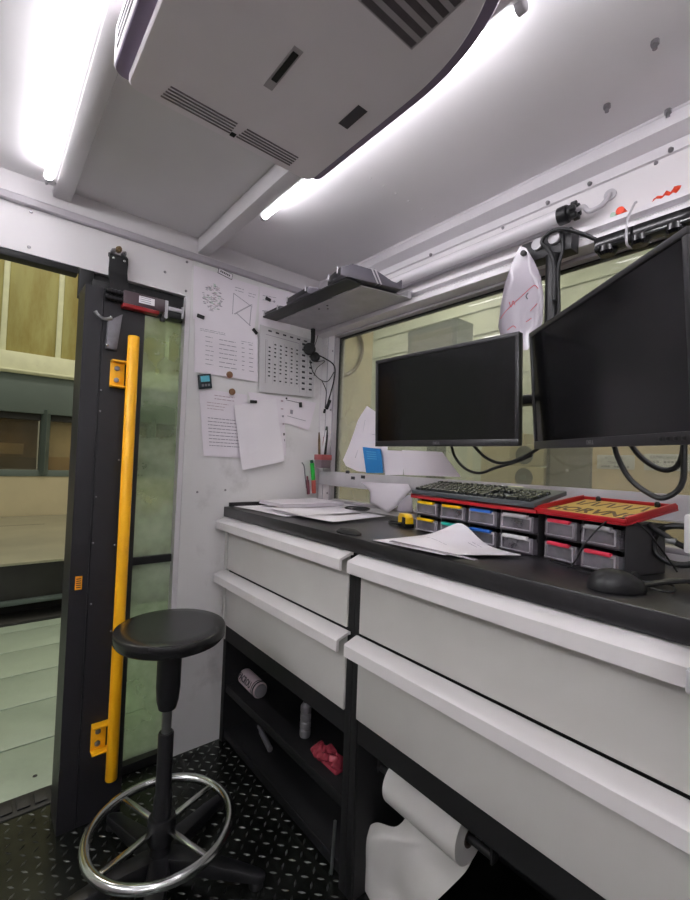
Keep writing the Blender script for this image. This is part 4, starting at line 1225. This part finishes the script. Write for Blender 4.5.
# pen holder at the corner pier
hx, hy, hz = .105, -.05, 1.205
t = thing('pen_holder', 'reddish grey pen cup fixed at the corner above the window bar', 'holder', (hx, hy, hz))
mb = MB()
mb.hull([V((hx-.026, hy-.028, hz)), V((hx+.026, hy-.028, hz)), V((hx+.026, hy+.028, hz)), V((hx-.026, hy+.028, hz))], [V((hx-.03, hy-.032, hz+.065)), V((hx+.03, hy-.032, hz+.065)), V((hx+.03, hy+.03, hz+.065)), V((hx-.03, hy+.03, hz+.065))], .004); mb.build('cup', mat('smoky_cup', '6f6168', .3, noise=.06), t)
mb = MB(); mb.box((hx-.031, hy-.033, hz+.04), (hx+.031, hy+.031, hz+.067), .003); mb.build('rim', mat('dull_red', '9a4a4a', .4, noise=.08), t)
for k, (dx, dy, tx, ty, l, r_, mm, lab) in enumerate(((-.016, -.012, -.01, 0, .11, .006, 'hose', 'brown pen in the corner pen cup'), (-.002, .008, .012, 0, .14, .010, 'black', 'thick black marker in the corner pen cup'), (.012, -.012, .02, -.0, .12, .005, 'white', 'thin white pen in the corner pen cup'), (-.012, .012, -.004, 0, .09, .006, 'redmetal', 'dark red pen in the corner pen cup'), (.018, .010, .028, 0, .09, .004, 'lgrey', 'short pale grey pen in the corner pen cup'))):
    p0 = V((hx+dx, hy+dy, hz+.0675)); d = V((tx, ty, l)).normalized()
    mb = MB(); mb.cyl(p0, p0+d*l*.7, r_, r_, 14, .001); mb.m(1).cyl(p0+d*l*.7, p0+d*l, r_*.9, r_*.5, 14, .001)
    tag(mb.build('pen', [M[mm], M[mm]]), lab, 'pen', 'pens in the corner cup')
# marker, red pen and wire on the left wall
t = thing('marker_pen', 'bright green marker upright on the left wall by the window corner', 'marker', W(311, 492, .02))
mb = MB(); mb.cyl(W(311.5, 480, .02), W(310, 463, .02), .0105, n=18, bev=.002); mb.build('barrel', M['green'], t)
mb = MB(); mb.cyl(W(310, 463, .02), W(309.5, 460, .02), .0085, n=18, bev=.002); mb.build('tip_cap', mat('dark_green', '14503a', .4, noise=.05), t)
mb = MB(); mb.cyl(W(312, 493, .02), W(311.5, 480, .02), .0112, n=18, bev=.002); mb.build('base', mat('salmon', 'c05a50', .4, noise=.06), t)
mb = MB(); mb.cyl(W(307, 494, .016), W(306, 480, .016), .008, n=14, bev=.001); mb.cyl(W(306, 480, .016), W(305.8, 476, .016), .005, n=12)
tag(mb.build('pen', mat('maroon', '6c3a44', .4, noise=.05)), 'small maroon pen just left of the green marker', 'pen')
mb = MB(); mb.tube([W(306, 488, .008), W(304.5, 475, .008), W(303, 466, .012), W(300.5, 462.5, .016)], .0026, 8)
tag(mb.build('bent_wire', M['binplastic']), 'short bent dark wire left of the green marker', 'wire')

# ================================================================== THINGS ON THE WORKTOP
def T(x, y, z=ZT): return H(x, y, 2, z)
def flat_sheet(name, pts, z, label, wave=0., th=.001, prints=(), m=None, group=None, cat='paper', lift=None):
    a, b, c, d = [V((*q, z)) for q in pts]
    g = bil(a, b, c, d)
    def f(u, v):
        p_ = g(u, v); p_.z += wave*(math.sin(PI*u)*math.sin(2*PI*v+.5)*.5+.5)
        if lift: p_.z += lift(u, v)
        return p_
    mb = MB(); s = 1 if (g(1, 0)-g(0, 0)).cross(g(0, 1)-g(0, 0)).z > 0 else -1
    mb.sheet(f, 16, 12, th, prints, flip=s)
    return tag(mb.build(name, [m or M['paperw'], M['ink'], M['inkl']], sharp=80), label, cat, group)
GP = 'papers spread at the left end of the worktop'
flat_sheet('loose_sheet', ((.03, -.475), (.42, -.455), (.44, -.18), (.05, -.10)), ZT+.0015, 'lowest white sheet at the left end of the worktop', .003, group=GP)
flat_sheet('loose_sheet', ((.30, -.44), (.645, -.40), (.60, -.10), (.28, -.12)), ZT+.006, 'large white sheet spread left of the tape measure', .004, group=GP)
flat_sheet('loose_sheet', ((.22, -.42), (.50, -.43), (.50, -.14), (.25, -.08)), ZT+.012, 'white sheet lying across the two lowest bench papers', .004, group=GP)
mb = MB()
a, b, c, d = V((.07, -.375, ZT+.018)), V((.275, -.375, ZT+.018)), V((.29, -.06, ZT+.018)), V((.06, -.06, ZT+.018))
for k in range(6):
    o = V((random.uniform(-.004, .004), random.uniform(-.004, .004), k*.0025))
    mb.hull([q+o for q in (a, b, c, d)], [q+o+V((0, 0, .0018)) for q in (a, b, c, d)])
tag(mb.build('paper_stack', M['paper']), 'neat low stack of paper against the left wall on the worktop', 'papers')
mb = MB(); c = V((.43, -.10, ZT+.022))
mb.tube([c+V((.055*math.cos(a), .05*math.sin(a), 0)) for a in [2*PI*k/14 for k in range(14)]], .003, 8, closed=True)
mb.tube([c+V((.05+.035*math.cos(a), -.03+.03*math.sin(a), .002)) for a in [2*PI*k/12 for k in range(12)]], .003, 8, closed=True)
tag(mb.build('cable_coil', M['black']), 'small black cord coil lying on the papers by the window', 'cord')

# tape measure
tp = T(402, 527)
t = thing('tape_measure', 'yellow tape measure with black strap beside the drawer organizer', 'tape measure', (.80, -.205, ZT))
X = RZ((.80, -.20, ZT), -25)
mb = MB(); mb.prism([(-.035, .004), (.03, .004), (.038, .014), (.036, .035), (.02, .046), (-.022, .046), (-.035, .034)], -.015, .015, axis=1, X=X, bev=.003); mb.build('case', M['yellow_tape'], t)
mb = MB(); mb.prism([(-.036, .0005), (.036, .0005), (.04, .014), (.02, .018), (-.03, .012)], -.017, .017, axis=1, X=X, bev=.002); mb.box((.008, -.018, .012), (.034, -.012, .036), .003, X=X); mb.build('grip', M['black'], t)
mb = MB(); mb.tube([X @ V(q) for q in ((.0, -.017, .008), (-.04, -.03, .006), (-.085, -.03, .005), (-.10, -.012, .005), (-.075, .004, .005), (-.03, .0, .006))], .003, 8); mb.build('strap', M['black'], t)

# black cap at the worktop's front edge
mb = MB(); mb.X = Matrix.Translation((.82, -.475, ZT)); mb.lathe([(0, .014), (.035, .012), (.05, .004), (.05, 0), (0, 0)], Matrix.Diagonal((1, .55, 1, 1)), 28)
tag(mb.build('rubber_cap', M['rubber']), 'flat black rubber cap near the worktop front edge above the cabinet joint', 'cap')

# plastic sleeve with a sheet in it
pr = lines(.60, .72, .80, .86, 2, 1, .008, .1)+lines(.2, .6, .5, .5, 1, 2, .006)
def lf2(u, v): return .062*math.exp(-((u-.35)**2)/.05)*max(0, v-.2)**1.3*1.1+.006*u
t = flat_sheet('sleeved_sheet', ((.955, -.50), (1.20, -.505), (1.30, -.335), (.985, -.275)), ZT+.002, 'white sheet in a clear sleeve lying in front of the drawer organizer', .002, .0014, pr, None, None, 'paper', lf2)
mb = MB(); P_ = bil(V((1.115, -.505, ZT+.005)), V((1.20, -.507, ZT+.0035)), V((1.315, -.338, ZT+.0105)), V((1.27, -.355, ZT+.013)))
o_ = t
mb.box((0, 0, 0), (.26, .014, .002), .0008, X=axes((1.02, -.503, ZT+.010), (.28, .005, .0), (-.005, .28, 0), (0, 0, 1)))
ROOT[t.name] = Matrix.Translation(t.location)
mb.build('sleeve_edge', M['sleeve'], t)

# drawer organizers
def organizer(X, cols, w, rows, d, label, colours, flip=False):
    t = thing('drawer_organizer', label, 'organizer', X=X, group='drawer organizers on the worktop')
    cw = w/cols; h = rows*.049+.010
    mb = MB(); th = .003
    mb.box((0, 0, 0), (w, d, th)); mb.box((0, 0, h-th), (w, d, h)); mb.box((0, d-th, 0), (w, d, h))
    for i in range(cols+1): mb.box((max(0, i*cw-th/2), 0, 0), (min(w, i*cw+th/2), d, h))
    for j in range(1, rows): mb.box((0, 0, j*h/rows-th/2), (w, d, j*h/rows+th/2))
    mb.build('frame', mat('smoke_grey_frame', '3a383c', .5, noise=.06), t, local=True)
    for j in range(rows):
        for i in range(cols):
            x0, x1 = i*cw+.006, (i+1)*cw-.006; z0, z1 = j*h/rows+.004, (j+1)*h/rows-.004
            mb = MB()
            mb.box((x0, -.012, z0), (x1, -.009, z1-.006), .0008); mb.box((x0, -.012, z0), (x1, d*.8, z0+.002)); mb.box((x0, -.012, z0), (x0+.002, d*.8, z1-.008)); mb.box((x1-.002, -.012, z0), (x1, d*.8, z1-.008))
            mb.m(1).box((x0+.006, -.02, z0+.004), (x1-.006, -.012, z0+.007), .0008); mb.box((x0+.006, -.016, z1-.014), (x1-.006, -.011, z1-.008), .001)
            mb.box((x0+.006, -.016, z0+.004), (x0+.0085, -.011, z1-.01), .0006); mb.box((x1-.0085, -.016, z0+.004), (x1-.006, -.011, z1-.01), .0006)
            dr_ = mb.build('drawer', [M['clear'], M['clear_edge']], t, local=True)
            cc = colours[j][i]
            if cc:
                mb = MB(); mb.box((x0+.014, -.022, z1-.011), (x1-.014, -.010, z1-.003), .001); mb.build('label_strip', M[cc], dr_, local=True)
            for k in range(5):
                if k < 3 and cc != 'white':
                    mb = MB(); xx = random.uniform(x0+.014, x1-.02); mm = random.choice(('grey', 'redmetal', 'hose', 'lgrey', 'devblue', 'teal'))
                    mb.box((xx, .004+k*.02, z0+.003), (xx+random.uniform(.01, .03), .02+k*.02, z0+random.uniform(.01, .024)), .003)
                    mb.build('contents', M[mm], dr_, local=True)
    return t, h
o1, h1 = organizer(RZ((.875, -.225, ZT), -6.5), 4, .44, 2, .14, 'four column organizer of clear drawers under the keyboard',
                   [['yellow_tape', 'teal', 'bluel', 'white'], ['yellow_tape', 'yellow_tape', 'bluel', 'lgrey']])
o2, h2 = organizer(RZ((1.328, -.268, ZT), -14), 2, .195, 2, .14, 'two column organizer of clear drawers under the red tray',
                   [['pinkred', 'pinkred'], ['pinkred', 'lgrey']])
hh = h1
mb = MB(); mb.box((-.008, -.026, hh), (.448, .142, hh+.010), .002); mb.box((-.008, -.026, hh+.010), (.0, .142, hh+.014), .001); mb.build('red_lid', M['red'], o1, local=True)
mb = MB(); mb.cyl((.004, .006, 0), (.004, .006, hh), .004, n=10); mb.build('corner_rod', M['outbeam'], o1, local=True)
# red tray with a yellow printed card
X2 = RZ((1.328, -.268, ZT+h2), -14) @ Matrix.Translation((-.012, -.028, .0015)) @ Matrix.Rotation(math.radians(9), 4, 'X')
t = thing('red_tray', 'shallow red tray holding a yellow printed card on the right organizer', 'tray', X=X2)
w, d = .225, .185
mb = MB(); mb.box((0, 0, 0), (w, d, .004), .001); mb.box((0, 0, .004), (w, .005, .014), .002); mb.box((0, d-.005, .004), (w, d, .014), .002); mb.box((0, .005, .004), (.006, d-.005, .018), .002); mb.box((w-.006, .005, .004), (w, d-.005, .018), .002)
mb.build('tray', M['red'], t, local=True)
mb = MB(); mb.box((.01, .008, .0045), (w-.01, d-.008, .007), .0008)
card = mb.build('card', M['cardbox'], t, local=True)
mb = MB()
mb.text('HORVNO', .060, Matrix.Translation((w/2, .058, .0073)), .0004, squeeze=.86, bold=.0012)
for k in range(9):
    xx = .03+k*.0195; sg = 1 if k % 2 else -1
    mb.prism([(xx-.004-sg*.005, .112), (xx+.002-sg*.005, .112), (xx+.002+sg*.005, .158), (xx-.004+sg*.005, .158)], .0071, .0076, axis=2)
mb.build('lettering', mat('brown_print', '5a3c20', .6, noise=.05), card, local=True)
for xx in (.05, .19):
    mb = MB(); mb.lathe([(0, .0), (.006, 0), (.006, .008), (.003, .012), (0, .012)], Matrix.Translation((xx, d-.014, .007)), 14); mb.build('knob', M['black'], t, local=True)

# keyboard
X2 = RZ((.875, -.225, ZT+hh+.0105), -6.5) @ Matrix.Translation((.0, -.030, .0)) @ Matrix.Rotation(math.radians(11.5), 4, 'X')
t = thing('keyboard', 'black full size keyboard lying on the red topped organizer', 'keyboard', X=X2)
kw, kd = .445, .150
mb = MB(); mb.box((0, .002, .003), (kw, kd, .016), .003); mb.build('case', mat('keyboard_case', '50545a', .28, noise=.05), t, local=True)
for xx in (.04, kw-.06):
    mb = MB(); mb.box((xx, kd-.03, -.024), (xx+.02, kd-.018, .004), .001); mb.build('foot', M['black'], t, local=True)
u = .0187
km = {}
def key(x, y, wk, hk=1.):
    kk = (round(wk, 2), hk)
    if kk not in km:
        mb = MB(); W_, D_ = u*wk-.0028, u*hk-.0028
        mb.hull([V((0, 0, 0)), V((W_, 0, 0)), V((W_, D_, 0)), V((0, D_, 0))], [V((.0015, .002, .008)), V((W_-.0015, .002, .008)), V((W_-.0015, D_-.001, .008)), V((.0015, D_-.001, .008))], .0008)
        o = mb.build('key', M['keytop'], t, local=True); km[kk] = o
    else:
        o = km[kk].copy(); COL.objects.link(o); o.parent = t
    o.location = (x, y, .0155)
x0, y0 = .011, .010
rows = [[1.25, 1.25, 1.25, 6.25, 1.25, 1.25, 1.25, 1.25], [2.25]+[1]*10+[2.75], [1.75]+[1]*11+[2.25], [1.5]+[1]*12+[1.5], [1]*13+[2]]
for j, r_ in enumerate(rows):
    x = x0
    for wk in r_: key(x, y0+j*u, wk); x += u*wk
yF = y0+5.35*u
for i in range(12): key(x0+(i+i//4*.4)*u*1.05+u*1.3, yF, 1)
key(x0, yF, 1)
xn = x0+15.3*u
for i in range(3): key(xn+i*u, y0, 1); key(xn+i*u, y0+3*u, 1); key(xn+i*u, y0+4*u, 1)
key(xn+u, y0+u, 1)
xp = xn+3.3*u
for j in range(4):
    for i in range(3): key(xp+i*u, y0+(j+1)*u, 1)
key(xp, y0, 2); key(xp+2*u, y0, 1)
key(xp+3*u, y0, 1, 2.); key(xp+3*u, y0+2*u, 1, 2.); key(xp+3*u, y0+4*u, 1)
# cream lump behind the keyboard
mb = MB(); c = H(515.5, 490, 1, -.10); mb.box(c+V((-.026, -.02, -.03)), c+V((.026, .02, .012)), .01)
mb.box((c.x-.015, c.y-.01, ZT), (c.x+.015, c.y+.01, c.z-.03))
tag(mb.build('cream_plug', M['outbeam']), 'small cream plug standing just behind the keyboard', 'plug')

# mouse
t = thing('computer_mouse', 'black computer mouse in front of the right organizer', 'mouse', (1.545, -.442, ZT))
X = RZ((1.545, -.442, ZT), 40)
mb = MB()
t2 = bmesh.new(); bmesh.ops.create_uvsphere(t2, u_segments=32, v_segments=20, radius=1)
for v in t2.verts:
    x, y, z = v.co
    v.co = V((x*.050, y*.030*(1-.12*x), max(z, -.12)*.034*(1-.22*x)+.006))
mb.merge(t2, X); mb.build('body', M['black'], t, sharp=60)
mb = MB(); mb.cyl(X @ V((.03, -.004, .031)), X @ V((.03, .004, .031)), .007, n=16, bev=.001); mb.build('wheel', M['rubber'], t)
mb = MB(); mb.tube([X @ V((.054, 0, .010)), (1.615, -.385, ZT+.006), (1.60, -.33, ZT+.008), (1.545, -.345, ZT+.006), (1.47, -.355, ZT+.004), (1.40, -.325, ZT+.004), (1.36, -.31, ZT+.004)], .002, 8); mb.build('cord', M['black'], t)

# cables right of the organizers
mb = MB()
P3 = lambda x, y, yy: H(x, y, 1, yy)
mb.tube([(1.415, -.345, ZT+.004), (1.43, -.345, ZT+.02), (1.455, -.345, ZT+.07), (1.49, -.335, ZT+.115), (1.525, -.32, ZT+.122), (1.55, -.30, ZT+.10), (1.57, -.27, ZT+.06), (1.59, -.25, ZT+.02)], .0019, 8)
tag(mb.build('thin_cable', M['black']), 'thin black cable arching across the front of the red tray organizer', 'cable', 'cables beside the right organizer')
mb = MB()
mb.tube([P3(690, 527, -.22), P3(672, 526, -.22), P3(660, 530, -.22), P3(654, 541, -.22), P3(656, 553, -.22), P3(668, 562, -.22), P3(684, 565, -.22), P3(700, 562, -.22)], .0065, 10)
tag(mb.build('thick_cable', M['black']), 'thick black cable loop left of the white adapter box', 'cable', 'cables beside the right organizer')
mb = MB()
mb.tube([P3(648, 524, -.24), P3(656, 530, -.24), P3(666, 536, -.24), P3(676, 543, -.24), P3(690, 549, -.24)], .006, 10)
mb.m(1).box(P3(671, 541, -.24)-V((.010, .006, .006)), P3(671, 541, -.24)+V((.010, .006, .006)), .002)
tag(mb.build('plug_cable', [M['black'], M['steel']]), 'black cable with a metal plug crossing the thick cable loop', 'cable', 'cables beside the right organizer')
mb = MB()
mb.tube([(1.53, -.33, ZT+.004), (1.57, -.34, ZT+.006), (1.60, -.30, ZT+.012), (1.64, -.30, ZT+.012), (1.70, -.33, ZT+.006)], .004, 8)
mb.tube([(1.56, -.40, ZT+.004), (1.60, -.34, ZT+.014), (1.65, -.28, ZT+.016), (1.72, -.27, ZT+.006)], .004, 8)
tag(mb.build('flat_cable', M['black']), 'black cables lying crossed on the worktop behind the mouse', 'cable', 'cables beside the right organizer')

# white adapter and white trunking post at the right edge
t = thing('adapter_box', 'white adapter box standing on the worktop at the right edge', 'adapter', (1.67, -.285, ZT))
c = P3(683, 553, -.30)
mb = MB(); mb.box((c.x, -.30, c.z), (c.x+.09, -.24, c.z+.075), .005); mb.build('box', M['white'], t)
mb = MB(); mb.box((c.x+.012, -.295, ZT), (c.x+.08, -.245, c.z), .004); mb.build('base', M['black'], t)
t = thing('trunking_post', 'white vertical trunking in front of the worktop at the right edge', 'trunking', (1.70, -.575, .90))
mb = MB(); mb.box((1.690, -.60, .975), (1.75, -.512, 1.08), .003); mb.build('trunk', M['white'], t)
mb = MB(); mb.box((1.685, -.606, .945), (1.756, -.550, .977), .003); mb.build('end_cap', M['lgrey'], t)

# ================================================================== WORLD AND VIEW
w = bpy.data.worlds.new('world'); SC.world = w
w.use_nodes = True
w.node_tree.nodes['Background'].inputs['Color'].default_value = (*lin('d2d6c4'), 1)
w.node_tree.nodes['Background'].inputs['Strength'].default_value = .2
vs = SC.view_settings
vs.view_transform = 'Standard'; vs.look = 'None'; vs.gamma = 1; vs.use_curve_mapping = False
vs.exposure = 1.27
